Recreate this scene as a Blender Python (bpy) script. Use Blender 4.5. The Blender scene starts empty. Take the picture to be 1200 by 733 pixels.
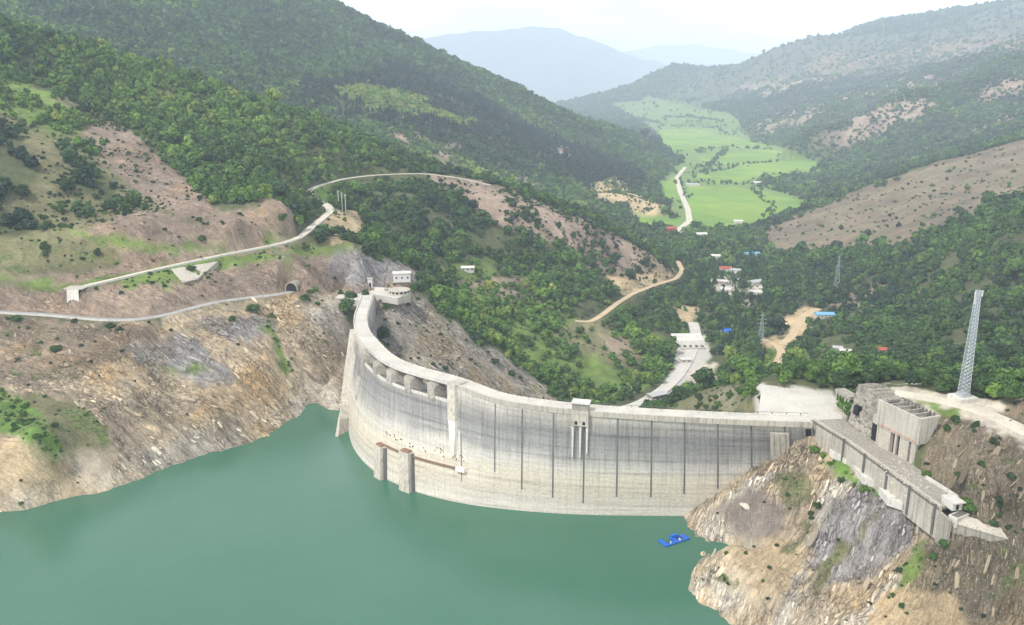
import bpy, bmesh, math, random
import numpy as np
from mathutils import Vector, Matrix
random.seed(7)
RNG = np.random.default_rng(11)
scn = bpy.context.scene
C = scn.collection

# ------------------------------------------------------------------ camera
F_PX, HORIZON, CAM_H = 1000.0, 95.0, 155.0       # the crest of the dam is z = 0
PITCH = math.atan((366.5 - HORIZON) / F_PX)
WATER = -52.0
cam_d = bpy.data.cameras.new('camera')
cam = bpy.data.objects.new('camera', cam_d)
C.objects.link(cam)
cam.location = (0, 0, CAM_H)
cam.rotation_euler = (math.pi / 2 - PITCH, 0, 0)
cam_d.sensor_width = 36
cam_d.lens = 36 * F_PX / 1200
cam_d.clip_start = 1.0
cam_d.clip_end = 60000
scn.camera = cam
cp, sp = math.cos(PITCH), math.sin(PITCH)

def ray(px, py):
    x = (px - 600) / F_PX
    y = (366.5 - py) / F_PX
    return np.array([x, cp + y * sp, -sp + y * cp])

def at_z(px, py, z):
    d = ray(px, py)
    return np.array([0, 0, CAM_H]) + d * ((z - CAM_H) / d[2])

def at_y(px, py, Y):
    d = ray(px, py)
    return np.array([0, 0, CAM_H]) + d * (Y / d[1])

def project(X, Y, Z):
    h = Z - CAM_H
    dep = Y * cp - h * sp
    up = Y * sp + h * cp
    return 600 + F_PX * X / dep, 366.5 - F_PX * up / dep

# ------------------------------------------------------------------ noise
def _hash(ix, iy, seed):
    h = (ix.astype(np.int64) * 374761393 + iy.astype(np.int64) * 668265263 + seed * 974634777) & 0xFFFFFFFF
    h = ((h ^ (h >> 13)) * 1274126177) & 0xFFFFFFFF
    return ((h ^ (h >> 16)) & 0xFFFF).astype(np.float64) / 65535.0

def noise(x, y, seed=0):
    x = np.asarray(x, float); y = np.asarray(y, float)
    ix = np.floor(x); iy = np.floor(y)
    fx = x - ix; fy = y - iy
    ux = fx * fx * fx * (fx * (fx * 6 - 15) + 10)
    uy = fy * fy * fy * (fy * (fy * 6 - 15) + 10)
    def g(dx, dy):
        a = _hash(ix + dx, iy + dy, seed) * 2 * math.pi
        return np.cos(a) * (fx - dx) + np.sin(a) * (fy - dy)
    n0 = g(0, 0) * (1 - ux) + g(1, 0) * ux
    n1 = g(0, 1) * (1 - ux) + g(1, 1) * ux
    return (n0 * (1 - uy) + n1 * uy) * 1.5

def fbm(x, y, seed=0, octaves=4, gain=0.5):
    s = 0; a = 1.0
    for k in range(octaves):
        s = s + a * noise(x * 2 ** k, y * 2 ** k, seed + k * 17)
        a *= gain
    return s

def smooth(e0, e1, x):
    t = np.clip((x - e0) / (e1 - e0), 0, 1)
    return t * t * (3 - 2 * t)

# ------------------------------------------------------------------ the lie of the land
ROADS = {
 'upper': [(90,338,20),(140,326,22),(200,312,25),(260,299,27),(330,286,30),(352,279,31),(362,269,32.5),(375,258,34),(388,248,35),
           (385,242,36),(372,236,37),(362,228,38),(363,222,39),(376,217,39.5),(401,210,40),(431,206,41),(464,204,42),(500,203.5,42),
           (540,209,36),(575,217,27)],
 'lower': [(-60,362,5),(0,366,5),(60,369,5),(110,374,5),(150,376,5),(180,373,5),(215,364,5),(250,354,5),(290,349,5),(330,345,5),(346,341,5)],
 'down': [(722,482,-102),(750,474,-103),(776,458,-105),(792,443,-107),(803,427,-109),(810,413,-111),(816,395,-113),(812,378,-115)],
 'track': [(794,306,-108),(800,317,-106),(792,327,-103),(768,334,-98),(742,344,-92),(724,355,-88),(706,369,-84),(690,379,-82),(674,376,-80)],
 'plateau': [(1048,461,16),(1100,467,17),(1140,477,17),(1172,490,17.5),(1210,510,18)],
 'dirt': [(903,444,-100),(910,428,-103),(917,412,-106),(908,402,-108),(893,398,-109)],
 'dirt_far': [(917,404,-107),(928,394,-109),(938,378,-111),(946,367,-112),(960,362,-112)],
 'valley': [(803,196,-141),(793,208,-140),(797,225,-138),(806,245,-136),(808,259,-134),(797,268,-133),(783,276,-132)],
}
CTRL = []
def cz(*pts):
    for px, py, z in pts: CTRL.append(at_z(px, py, z))
def cy(*pts):
    for px, py, Y in pts: CTRL.append(at_y(px, py, Y))
def cw(*pts):
    for p in pts: CTRL.append(np.array(p, float))

for pts in ROADS.values(): cz(*pts)
# reservoir: shorelines and bed
cz((-80,612,-52),(0,600,-52),(60,589,-52),(112,579,-52),(135,572,-52),(190,551,-52),(250,530,-52),(330,498,-52),(375,473,-52),(397,463,-52))
cz((800,602,-52),(812,622,-52),(822,645,-52),(812,668,-52),(808,690,-52),(830,712,-52),(862,735,-52),(900,770,-52))
cw((-230,330,-75),(-160,370,-80),(-120,430,-80),(-100,480,-72),(0,340,-95),(0,270,-100),(-150,250,-95),(70,340,-80),(70,270,-80),(60,220,-80),(0,200,-95),(100,345,-66),(-300,200,-90))
# behind the dam: the gorge
cw((-70,490,-85),(-40,470,-110),(0,450,-118),(40,440,-118),(75,430,-100),(-20,520,-128),(30,520,-126),(70,500,-112),(0,580,-124),(60,570,-114))
# left bank: rock between water and lower road
cz((60,480,-20),(0,520,-25),(50,540,-30),(0,450,-12),(85,545,-38),(115,545,-40),(200,450,-24),(120,480,-22),(300,430,-22),(250,480,-33),(340,400,-18),(380,400,-20),(392,440,-35),(60,420,-8),(200,400,-7),(300,380,-6),(375,362,-3),(400,352,-1))
cz((0,378,2),(150,390,2),(250,368,2),(320,352,3.5),(365,345,4))
cz((-120,380,3),(-120,480,-20))
# between the two left roads
cz((0,358,7),(60,357,8),(140,366,8),(200,358,8),(260,343,9),(310,336,10),(352,331,12),(340,327,14),(0,334,20),(-100,330,22),(150,333,20),(230,318,22),(300,300,26),(345,325,15),(340,305,23),(380,285,28),(400,292,25),(430,297,21))
# cut slope above the dam platform
cz((408,333,1.5),(440,334,1.5),(465,342,-0.5),(410,306,20),(450,308,14),(478,326,7),(470,318,9),(492,332,0),(425,345,-0.5),(395,345,0))
# left slopes above the upper road
cz((0,315,28),(60,310,28),(130,300,33),(200,285,38),(270,272,44),(320,270,44),(348,262,42),(0,290,38),(80,280,44),(160,262,52))
cy((230,258,668),(320,236,708),(340,248,712),(0,255,655),(100,240,690),(200,230,720),(300,222,780),(0,200,690),(100,190,760),(200,190,830),(300,190,900),(355,205,930))
cy((0,140,810),(60,120,880),(120,140,900),(200,150,960),(300,160,1010),(400,185,1060),(0,80,930),(100,95,1000),(-100,60,900),(-100,200,620),(-100,280,600))
cy((-200,0,960),(-80,15,990),(0,31,1010),(100,57,1060),(200,86,1100),(300,121,1130),(400,153,1150),(470,183,1165),(520,204,1160))
# behind that ridge
cw((-850,1400,150),(-600,1420,120),(-420,1440,70),(-240,1450,25),(-120,1450,-15),(0,1420,-45),(120,1420,-85),(200,1450,-112),(330,1480,-122))
# spur running down into the valley
cz((600,226,18),(640,240,0),(670,252,-14),(700,266,-30),(730,282,-52),(760,299,-74),(785,313,-98))
# bowl in front of the spur
cz((430,225,33),(470,230,30),(520,232,20),(440,255,20),(420,275,22),(450,280,10),(470,300,0),(520,270,-5),(560,250,2),(600,260,-8),(640,275,-25),(700,300,-58),(740,315,-82),(550,300,-22),(600,310,-40),(650,320,-60),(700,330,-78))
cz((520,320,-25),(540,305,-22),(500,315,-12),(560,330,-38),(600,350,-52),(640,350,-66),(660,365,-74),(620,385,-70),(580,360,-50),(540,345,-36))
# rock rib below the left abutment
cy((480,346,642),(505,362,645),(530,378,650),(560,396,657),(600,424,665),(640,455,672),(655,467,675))
cy((440,352,622),(455,367,613),(470,400,600),(500,425,598),(530,440,600),(570,455,612),(610,465,630),(520,400,618),(560,425,628),(490,375,625))
# shrub slopes beyond the rib and round the power station
cz((560,375,-52),(600,400,-74),(640,420,-88),(680,440,-104),(720,455,-106),(690,400,-90),(730,400,-97),(760,420,-103),(700,470,-106),(770,380,-104),(745,365,-98),(780,355,-108),(800,345,-112))
cz((835,440,-104),(830,400,-112),(850,420,-112),(860,380,-116),(830,355,-117),(850,340,-121),(840,318,-125),(880,330,-121),(800,335,-112),(825,300,-128),(860,300,-129),(900,300,-126))
cz((780,472,-98),(800,470,-88),(820,460,-76),(850,452,-52),(880,462,-14),(840,475,-55),(865,480,-25),(890,448,-8),(870,447,-40))
# spillway plateau, right abutment hill
cz((890,452,-0.6),(930,462,-0.6),(975,462,-0.6),(960,480,-0.6),(985,490,-0.6),(1000,505,-0.6),(1035,530,-0.6),(1070,555,-0.6),(1110,580,-0.6),(1128,594,-0.6),(1022,456,14),(1040,455,15))
cz((965,520,-9),(1000,543,-9),(1040,572,-9.5),(1080,600,-10),(1110,622,-11),(950,506,-6),(935,510,-8),(925,520,-12))
cz((900,535,-20),(865,562,-31),(835,585,-41),(880,600,-34),(860,640,-40),(950,560,-17),(950,620,-29),(900,660,-38),(900,700,-41),(960,690,-36),(1000,600,-16),(1060,620,-17),(1000,650,-27),(1040,690,-30),(1000,733,-36),(1080,700,-26),(1100,733,-29),(1080,650,-18))
cz((1130,640,-9.5),(1122,626,-8),(1150,630,-6),(1180,636,-4),(1150,700,-18),(1200,680,-8),(1200,733,-14),(1260,700,-2),(1140,610,-3),(1190,615,0))
cz((1150,590,4),(1200,600,7),(1120,560,8),(1085,540,4),(1160,540,13),(1200,560,14),(1120,510,15),(1105,490,17),(1160,505,17.5),(1200,530,18),(1260,560,20),(1180,472,20),(1200,478,23),(1230,470,26),(1300,500,30),(1300,620,18),(1080,520,9))
cz((1170,462,17),(1100,458,16.5),(1060,452,16),(1135,468,17))
# beyond the plateau: forest slopes on the right
cz((905,455,-30),(940,450,-45),(980,445,-48),(1020,440,-50),(1060,440,-38),(1110,446,-22),(1160,450,-18),(1220,440,-14))
cz((950,420,-92),(1000,400,-84),(1000,430,-68),(1050,410,-66),(1100,400,-60),(1150,410,-46),(1200,400,-36),(950,390,-104),(1000,370,-94),(1060,370,-76),(1120,360,-60),(1180,350,-42),(1220,330,-28),(1300,380,-10))
cz((915,350,-117),(950,345,-110),(1000,340,-96),(1060,330,-76),(1130,315,-48),(1200,300,-18),(880,310,-126),(930,310,-116),(1000,300,-92),(1080,290,-60))
cz((880,292,-130),(930,294,-120),(980,294,-100),(1020,290,-82),(1060,284,-64),(1110,274,-38),(1160,264,-12),(1210,252,12),(1300,230,50))
# bald hill
cz((850,285,-131),(880,278,-131),(930,270,-118),(980,262,-98),(1050,250,-62),(1120,240,-28),(1200,228,10))
cy((905,268,1690),(950,250,1740),(985,233,1780),(1015,220,1810),(1060,205,1850),(1110,190,1900),(1200,160,1960),(1300,128,2000))
cw((560,2200,-137),(760,2280,-137),(960,2350,-112),(1160,2420,-62),(1350,2450,-12),(1000,2100,-62),(400,2150,-136))
# long shoulder behind it
cy((945,218,2650),(1000,200,2700),(1060,180,2780),(1120,158,2850),(1200,128,2950),(1300,90,3000))
cw((900,3350,-110),(1200,3400,-20),(1500,3500,90),(2000,3700,220))
cy((968,198,3300),(1000,165,3600),(1050,140,3800),(1100,118,3900),(1150,92,4050),(1200,64,4200),(1300,10,4400))
cy((960,175,3900),(900,168,4300),(960,140,4500),(1020,112,4700),(1090,88,4900),(870,152,5200),(900,145,5000))
# hazy mountain on the right
cy((772,120,8300),(800,104,8300),(850,81,8200),(905,62,8000),(965,43,7800),(1000,45,7600),(1040,48,7300),(1100,36,7000),(1200,9,6800),(1320,-25,6600))
cy((780,132,7600),(830,125,6900),(880,118,6500),(940,100,6400),(1000,90,6300),(1080,75,6100),(1200,45,5900))
cw((2400,9000,300),(900,9300,0),(1700,9300,300),(3600,9000,700))
# valley floor
cz((812,268,-134),(830,269,-134),(870,262,-134),(900,256,-135),(950,240,-136),(860,240,-137),(820,225,-139),(870,215,-140),(920,222,-138),(965,192,-143),(900,200,-142),(840,190,-144),(830,170,-150),(900,170,-148),(800,152,-156),(850,152,-157),(770,142,-162),(830,140,-163),(750,130,-172),(800,128,-172),(860,135,-164),(745,122,-185),(715,126,-178),(930,205,-142),(900,185,-146),(940,192,-144),(860,180,-148),(870,160,-152))
cz((770,262,-133),(755,250,-128),(790,240,-139),(780,215,-141),(790,190,-146),(760,165,-155),(800,185,-146))
cw((0,10500,-190),(600,11500,-190),(1500,11500,-100),(-1500,11000,0),(3500,12000,300),(700,13500,-190))
# big wooded mountain on the left
cy((370,-2,3000),(410,18,3050),(450,38,3100),(500,63,3150),(540,79,3200),(590,100,3250),(640,121,3300),(690,142,3350),(720,153,3400),(760,172,3450),(788,187,3500),(300,-42,2950),(200,-100,2900),(0,-180,2850),(-200,-260,2800))
cy((500,158,1950),(570,172,2150),(620,205,2050),(650,228,1950),(720,228,1930),(745,240,1900),(780,247,1880),(700,200,2350),(765,214,2450),(790,202,2900),(640,180,2450),(560,130,2500),(480,130,2150),(430,120,2050))
cy((0,20,1850),(200,60,1950),(300,100,1950),(400,135,1980),(-150,0,1800),(200,10,2300),(0,-60,2300),(330,50,2400),(430,80,2450),(530,110,2700),(620,150,2800),(700,175,2900),(400,60,2600))
cw((-900,4300,300),(-300,4300,150),(200,4600,-20),(500,5200,-120),(-2000,4300,500),(200,6500,-120),(-800,7000,100),(-2500,7000,400),(100,8800,-150))
cw((-700,300,-20),(-600,150,-60),(500,150,40),(700,300,60),(900,800,60),(1400,1300,140))
CTRL = np.array(CTRL)

TH = np.radians(np.linspace(-42, 42, 1080))
_r = [150.0]
while _r[-1] < 10600:
    r = _r[-1]
    k = 0.0026 if r < 700 else (0.0038 if r < 1300 else 0.0045)
    _r.append(r * (1 + k))
RR = np.array(_r)
NT, NR = len(TH), len(RR)
GT, GR = np.meshgrid(TH, RR, indexing='ij')
GX, GY = GR * np.sin(GT), GR * np.cos(GT)

def warp(x, y):
    return np.stack([np.arctan2(x, y), np.log(np.hypot(x, y))], -1)

def rbf_fit(P, val, c=0.012, lam=1e-4):
    U = warp(P[:, 0], P[:, 1])
    D = np.sqrt(((U[:, None] - U[None]) ** 2).sum(-1) + c * c)
    n = len(U)
    A = np.zeros((n + 3, n + 3))
    A[:n, :n] = -D + np.eye(n) * lam
    A[:n, n] = 1; A[:n, n + 1:] = U
    A[n, :n] = 1; A[n + 1:, :n] = U.T
    b = np.zeros(n + 3); b[:n] = val
    return U, np.linalg.solve(A, b), c

def rbf_eval(fit, x, y):
    U, w, c = fit
    n = len(U)
    Q = warp(x.ravel(), y.ravel())
    out = np.empty(len(Q))
    for i in range(0, len(Q), 40000):
        q = Q[i:i + 40000].astype(np.float32)
        D = np.sqrt((q[:, 0:1] - U[:, 0].astype(np.float32)) ** 2 + (q[:, 1:2] - U[:, 1].astype(np.float32)) ** 2 + np.float32(c * c))
        out[i:i + 40000] = -D @ w[:n].astype(np.float32) + w[n] + q @ w[n + 1:]
    return out.reshape(x.shape)

# evaluate on every third node, then interpolate
FIT = rbf_fit(CTRL, CTRL[:, 2])
def grid_eval(fit):
    ti = np.unique(np.r_[np.arange(0, NT, 3), NT - 1]); ri = np.unique(np.r_[np.arange(0, NR, 3), NR - 1])
    Z = rbf_eval(fit, GX[np.ix_(ti, ri)], GY[np.ix_(ti, ri)])
    Z1 = np.empty((NT, len(ri)))
    for j in range(len(ri)): Z1[:, j] = np.interp(np.arange(NT), ti, Z[:, j])
    Z2 = np.empty((NT, NR))
    for i in range(NT): Z2[i] = np.interp(np.arange(NR), ri, Z1[i])
    return Z2
GZ0 = grid_eval(FIT)
BPX, BPY = project(GX, GY, GZ0)           # where each node of the smooth ground lies, used to lay out the land cover

def hit(px, py, Z=None):
    """first point of the ground along a line of sight"""
    Z = GZ if Z is None else Z
    d = ray(px, py)
    th = math.atan2(d[0], d[1])
    ft = np.interp(th, TH, np.arange(NT))
    i = int(min(ft, NT - 2)); a = ft - i
    col = Z[i] * (1 - a) + Z[i + 1] * a
    tan = d[2] / math.hypot(d[0], d[1])
    line = CAM_H + tan * RR
    below = np.nonzero(line <= col)[0]
    if len(below) == 0: return None
    k = max(below[0], 1)
    g0 = line[k - 1] - col[k - 1]; g1 = line[k] - col[k]
    t = g0 / (g0 - g1) if g0 != g1 else 0
    r = RR[k - 1] + t * (RR[k] - RR[k - 1])
    return np.array([r * math.sin(th), r * math.cos(th), CAM_H + tan * r])

def ground(x, y, Z=None):
    Z = GZ if Z is None else Z
    th = np.arctan2(x, y); r = np.hypot(x, y)
    ft = np.clip(np.interp(th, TH, np.arange(NT)), 0, NT - 1.001); fr = np.clip(np.interp(r, RR, np.arange(NR)), 0, NR - 1.001)
    i = np.floor(ft).astype(int); j = np.floor(fr).astype(int)
    a = ft - i; b = fr - j
    return Z[i, j] * (1 - a) * (1 - b) + Z[i + 1, j] * a * (1 - b) + Z[i, j + 1] * (1 - a) * b + Z[i + 1, j + 1] * a * b
# ------------------------------------------------------------------ land cover
CLS = {
 'forest': (.085,.095,.04), 'scrub': (.17,.16,.08), 'olive': (.19,.18,.09), 'dry': (.30,.235,.165), 'pinkish': (.33,.25,.19), 'rock': (.54,.435,.30),
 'orange': (.51,.39,.235), 'red': (.33,.25,.185), 'slate': (.35,.325,.305), 'grey': (.42,.37,.30), 'pale': (.64,.575,.475), 'grass': (.15,.215,.05), 'bright': (.12,.215,.04),
 'field': (.20,.325,.05), 'meadow': (.17,.25,.07), 'gravel': (.52,.46,.37), 'dirt': (.52,.39,.22), 'concrete': (.5,.47,.42), 'silt': (.36,.3,.22),
 'bald': (.205,.16,.105), 'brush': (.25,.205,.14), 'far': (.10,.11,.07), 'scree': (.26,.215,.18),
}
# class, polygon (picture coordinates of its corners on the ground), nearest and farthest metre, trees, shrubs, strata, grass patches, tree tint
COVER = [
 # far mountain and shoulders on the right
 ('far', [(740,130),(770,118),(850,78),(965,38),(1040,44),(1200,4),(1400,-60),(1400,60),(1200,60),(1000,108),(870,165),(800,150)], 4600, 14000, .14, 0, .1, .3, .45),
 ('forest', [(775,128),(860,112),(960,98),(1080,84),(1200,58),(1400,0),(1400,20),(1200,68),(1000,114),(870,152),(800,142)], 4600, 14000, .95, 0, 0, 0, .2),
 ('bald', [(940,70),(1060,60),(1200,35),(1200,58),(1080,75),(950,92)], 4600, 9000, .12, .2, .1, 0, .5),
 ('dry', [(840,108),(900,96),(985,90),(960,98),(880,112)], 4600, 9000, .1, .2, .1, 0, .5),
 ('forest', [(860,165),(1000,108),(1200,60),(1400,0),(1400,100),(1200,130),(945,220),(880,200)], 2500, 5600, .92, 0, 0, 0, .42),
 ('dry', [(868,152),(905,140),(950,127),(972,124),(962,142),(925,152),(885,160)], 2500, 6000, .12, .3, .1, 0, .4),
 ('dry', [(975,122),(1040,100),(1095,88),(1130,86),(1090,100),(1030,114),(985,126)], 2500, 6000, .3, .3, .1, 0, .4),
 ('pinkish', [(948,166),(985,150),(1030,125),(1080,112),(1102,124),(1080,140),(1035,160),(975,178)], 2500, 6000, .16, .5, .1, 0, .4),
 ('pinkish', [(1140,110),(1180,92),(1200,86),(1200,112),(1150,122)], 2500, 6000, .25, .4, .1, 0, .4),
 ('pinkish', [(955,222),(1000,205),(1080,178),(1150,150),(1200,128),(1200,140),(1120,168),(1050,195),(985,222)], 2300, 3600, .35, .6, .1, 0, .4),
 ('forest', [(935,222),(960,243),(1050,210),(1200,160),(1300,120),(1300,135),(1200,148),(1110,176),(1030,202),(960,222)], 1900, 3600, .85, 0, 0, 0, .35),
 # valley floor
 ('meadow', [(715,122),(760,115),(860,135),(880,160),(968,188),(935,206),(895,214),(953,238),(940,246),(870,268),(820,270),(750,265),(735,250),(765,205),(790,185),(760,150)], 1650, 12000, .018, 0, 0, .3, .5),
 ('forest', [(890,214),(930,205),(968,189),(990,212),(958,238),(925,228)], 1700, 4500, .9, 0, 0, 0, .4),
 ('field', [(808,218),(860,219),(953,236),(944,243),(903,257),(870,262),(832,270),(814,268),(806,240)], 1600, 3000, 0, 0, 0, 0, .5),
 ('field', [(812,208),(870,196),(958,187),(966,193),(930,206),(890,213),(850,216),(820,213)], 1600, 5000, 0, 0, 0, 0, .5),
 ('field', [(818,181),(900,178),(950,184),(930,193),(850,194),(822,190)], 2000, 6000, 0, 0, 0, 0, .5),
 ('field', [(772,151),(828,150),(850,166),(808,176),(775,166)], 2500, 9000, 0, 0, 0, 0, .5),
 ('field', [(838,160),(880,162),(905,172),(850,176),(830,172)], 2500, 9000, 0, 0, 0, 0, .5),
 ('field', [(752,251),(803,250),(798,262),(765,264),(745,258)], 1600, 3000, 0, 0, 0, 0, .5),
 ('field', [(770,212),(789,208),(795,226),(780,237),(768,226)], 1900, 3600, 0, 0, 0, 0, .5),
 # big mountain on the left
 ('forest', [(-400,-400),(370,-10),(540,75),(720,150),(798,186),(770,215),(790,250),(690,240),(560,205),(470,180),(300,121),(-400,0)], 1500, 3800, 1, 0, 0, 0, .43),
 ('forest', [(355,100),(470,75),(520,95),(600,130),(690,175),(765,214),(735,224),(690,224),(620,195),(540,165),(470,150),(420,140),(350,125)], 1500, 3600, 1, 0, 0, 0, .08),
 ('grass', [(385,105),(430,100),(480,112),(520,135),(565,142),(540,152),(490,140),(430,128)], 1500, 3600, .5, 0, 0, .3, .85),
 ('grass', [(500,185),(545,190),(600,215),(650,236),(690,240),(660,250),(600,232),(540,206)], 1400, 3600, .62, 0, 0, .3, .85),
 ('pinkish', [(435,150),(470,155),(500,158),(535,172),(545,186),(520,190),(490,180),(450,165)], 1300, 3000, .32, .6, .2, 0, .5),
 ('pinkish', [(550,190),(580,192),(640,216),(630,226),(590,216)], 1400, 3000, .4, .5, .2, 0, .5),
 ('orange', [(683,222),(705,212),(735,212),(742,226),(770,232),(786,246),(750,250),(720,240),(700,236)], 1500, 3200, .1, .3, .3, 0, .5),
 ('pinkish', [(640,172),(680,176),(676,192),(650,190)], 1500, 3600, .5, .2, .2, 0, .1),
 # bald hill
 ('bald', [(884,278),(905,266),(955,246),(1010,220),(1050,208),(1110,190),(1200,159),(1400,90),(1400,240),(1200,256),(1100,278),(1000,296),(905,296)], 1300, 2120, .006, .06, .2, .45, .35),
 # left ridge and slopes
 ('forest', [(-300,-60),(0,20),(100,50),(200,80),(300,115),(400,147),(520,198),(522,208),(470,203),(400,208),(362,222),(354,262),(330,234),(300,240),(270,254),(225,225),(180,172),(120,132),(60,112),(0,78),(-300,30)], 500, 1320, .95, 0, 0, .2, .55),
 ('olive', [(-300,30),(0,78),(60,112),(120,132),(180,172),(225,225),(268,256),(230,262),(160,262),(80,285),(0,300),(-300,300)], 450, 1200, .12, .9, .4, .4, .3),
 ('forest', [(-60,140),(20,150),(48,200),(30,232),(-60,238)], 450, 1200, .8, 0, 0, .4, .1),
 ('forest', [(80,190),(120,200),(135,235),(105,235)], 450, 1200, .5, .3, 0, .4, .15),
 ('forest', [(-60,250),(40,252),(62,272),(20,280),(-60,280)], 450, 1200, .4, .3, 0, .4, .15),
 ('grass', [(0,78),(60,112),(110,150),(60,160),(0,130)], 450, 1200, .45, .5, 0, .5, .6),
 ('pinkish', [(100,150),(150,150),(200,195),(245,236),(262,258),(200,250),(150,215),(120,190)], 450, 1200, .03, .3, .7, .25, .3),
 ('red', [(-60,300),(60,285),(130,258),(165,245),(230,262),(262,250),(320,234),(340,246),(357,268),(357,280),(250,298),(140,325),(-60,336)], 450, 800, .01, .16, .6, .3, .3),
 ('olive', [(-60,285),(60,272),(120,285),(150,300),(60,318),(-60,325)], 450, 800, .04, .3, .3, .6, .3),
 ('grass', [(60,268),(130,276),(200,290),(350,264),(352,269),(200,297),(120,284)], 450, 800, 0, .1, .1, .6, .3),
 ('grass', [(-60,323),(90,326),(200,305),(200,309),(90,336),(-60,333)], 450, 800, 0, .1, 0, .6, .3),
 ('red', [(-60,337),(95,338),(330,288),(400,286),(440,292),(490,318),(494,332),(468,346),(395,346),(345,345),(250,356),(150,374),(-60,366)], 450, 800, 0, .1, .7, .3, .3),
 ('slate', [(395,294),(430,292),(475,312),(490,324),(470,330),(408,333),(385,320)], 450, 800, 0, .06, .9, .15, .3),
 ('grass', [(140,328),(250,303),(330,290),(395,286),(430,292),(400,296),(340,302),(262,316),(190,336),(150,338)], 450, 800, 0, .6, .1, .5, .3),
 ('rock', [(-60,370),(110,380),(180,378),(250,360),(345,346),(398,346),(414,400),(400,530),(300,560),(120,600),(-60,640)], 300, 700, 0, .03, 1, .22, .3),
 ('dry', [(-60,370),(110,380),(180,382),(180,402),(100,440),(-60,455)], 300, 700, .0, .18, .8, .45, .3),
 ('slate', [(150,402),(215,392),(255,420),(275,445),(235,455),(205,432),(165,425)], 300, 700, 0, .02, 1, .1, .3),
 ('slate', [(225,372),(300,370),(325,385),(290,400),(250,395)], 300, 700, 0, .06, 1, .3, .3),
 ('grey', [(340,352),(398,348),(412,395),(398,410),(370,380)], 300, 700, 0, .06, .8, .2, .3),
 ('grass', [(300,376),(318,384),(345,436),(338,446),(322,420)], 300, 700, 0, 1.4, .3, .6, .3),
 ('grass', [(180,430),(245,432),(242,436),(190,436)], 300, 700, 0, 0, .6, .6, .3),
 ('orange', [(-60,515),(20,520),(62,542),(118,580),(60,600),(-60,620)], 280, 560, 0, .25, .54, .3, .3),
 ('olive', [(28,462),(90,470),(122,500),(132,524),(95,538),(70,525)], 280, 560, 0, .8, .3, .6, .3),
 ('bright', [(-60,440),(0,452),(32,468),(55,500),(78,536),(66,542),(30,520),(-60,490)], 280, 560, 0, 2.6, 0, .7, .4),
 ('silt', [(84,534),(128,528),(134,562),(112,568),(95,555)], 280, 560, 0, 0, .2, 0, .3),
 # gorge below the dam
 ('grey', [(432,345),(470,345),(492,346),(530,376),(600,424),(660,472),(600,500),(520,470),(460,420),(440,380)], 560, 700, .02, .28, 1, .28, .3),
 ('forest', [(362,222),(400,209),(480,206),(522,214),(600,256),(700,318),(730,330),(720,354),(690,378),(600,362),(540,342),(500,318),(430,297),(415,272),(392,252)], 640, 1200, .78, .6, 0, .25, .39),
 ('bright', [(366,226),(385,218),(392,236),(382,240)], 640, 1200, 0, .1, 0, .3, .4),
 ('orange', [(374,252),(420,248),(430,268),(400,282),(374,270)], 640, 900, .03, .1, .5, .2, .4),
 ('grass', [(528,306),(560,297),(584,306),(578,322),(545,330),(530,320)], 640, 1100, .06, .2, 0, .4, .6),
 ('dry', [(480,330),(530,335),(600,325),(640,345),(580,352),(520,348)], 640, 1100, .22, .5, .1, .3, .5),
 ('pinkish', [(500,204),(560,212),(600,224),(700,262),(760,299),(794,318),(770,330),(715,322),(650,290),(600,268),(560,245),(520,228)], 1000, 1260, .15, 1, .2, .08, .3),
 ('orange', [(715,324),(760,316),(792,316),(775,330),(742,342),(716,346)], 1000, 1260, .08, .4, .3, .1, .3),
 ('grass', [(490,345),(560,342),(640,362),(700,378),(770,395),(800,412),(770,450),(700,486),(655,470),(600,424),(540,382)], 640, 1000, .62, .3, 0, .4, .62),
 ('olive', [(640,395),(680,372),(720,380),(758,425),(740,436),(700,420),(660,408)], 640, 1000, .1, .5, .1, .4, .5),
 ('dry', [(700,392),(735,398),(752,420),(735,428),(710,412)], 640, 1000, .1, .5, .1, .3, .5),
 ('orange', [(782,354),(808,358),(828,354),(824,372),(800,374),(786,370)], 640, 1300, .15, .2, .3, .1, .5),
 ('concrete', [(792,396),(828,394),(834,418),(808,444),(780,462),(762,470),(790,430)], 640, 1000, 0, 0, 0, .1, .5),
 ('gravel', [(806,436),(838,424),(840,446),(812,454)], 640, 1000, .02, .2, 0, .2, .5),
 ('gravel', [(838,326),(856,316),(872,326),(866,338),(852,348),(840,342)], 900, 1500, .3, .2, 0, .3, .4),
 ('gravel', [(878,330),(892,328),(898,346),(890,352),(880,348)], 900, 1500, .25, .2, 0, .3, .5),
 ('gravel', [(866,345),(874,350),(880,372),(874,374),(868,360)], 900, 1500, .15, .2, 0, .3, .4),
 ('dirt', [(886,402),(900,393),(922,374),(935,362),(962,362),(950,380),(938,396),(922,406),(906,408)], 700, 1300, 0, .05, .1, .1, .5),
 ('forest', [(898,386),(928,388),(920,397),(896,396)], 700, 1300, 1, 0, 0, .2, .3),
 ('grass', [(900,410),(920,410),(906,446),(888,436)], 640, 1300, .15, .3, 0, .4, .7),
 ('grass', [(915,420),(945,410),(955,440),(910,452)], 640, 1300, .4, .3, 0, .4, .7),
 ('olive', [(780,480),(830,450),(860,446),(895,450),(900,492),(790,494)], 396, 640, .08, .35, .2, .4, .4),
 ('forest', [(840,440),(890,438),(897,462),(880,470)], 396, 640, .6, .3, .2, .4, .6),
 ('dry', [(960,352),(1040,330),(1090,345),(1010,370)], 640, 1300, .4, .4, .1, .3, .2),
 # right abutment
 ('concrete', [(885,448),(975,458),(1002,505),(1130,590),(1100,604),(1000,530),(955,492),(885,492)], 270, 450, 0, 0, 0, 0, .3),
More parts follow.
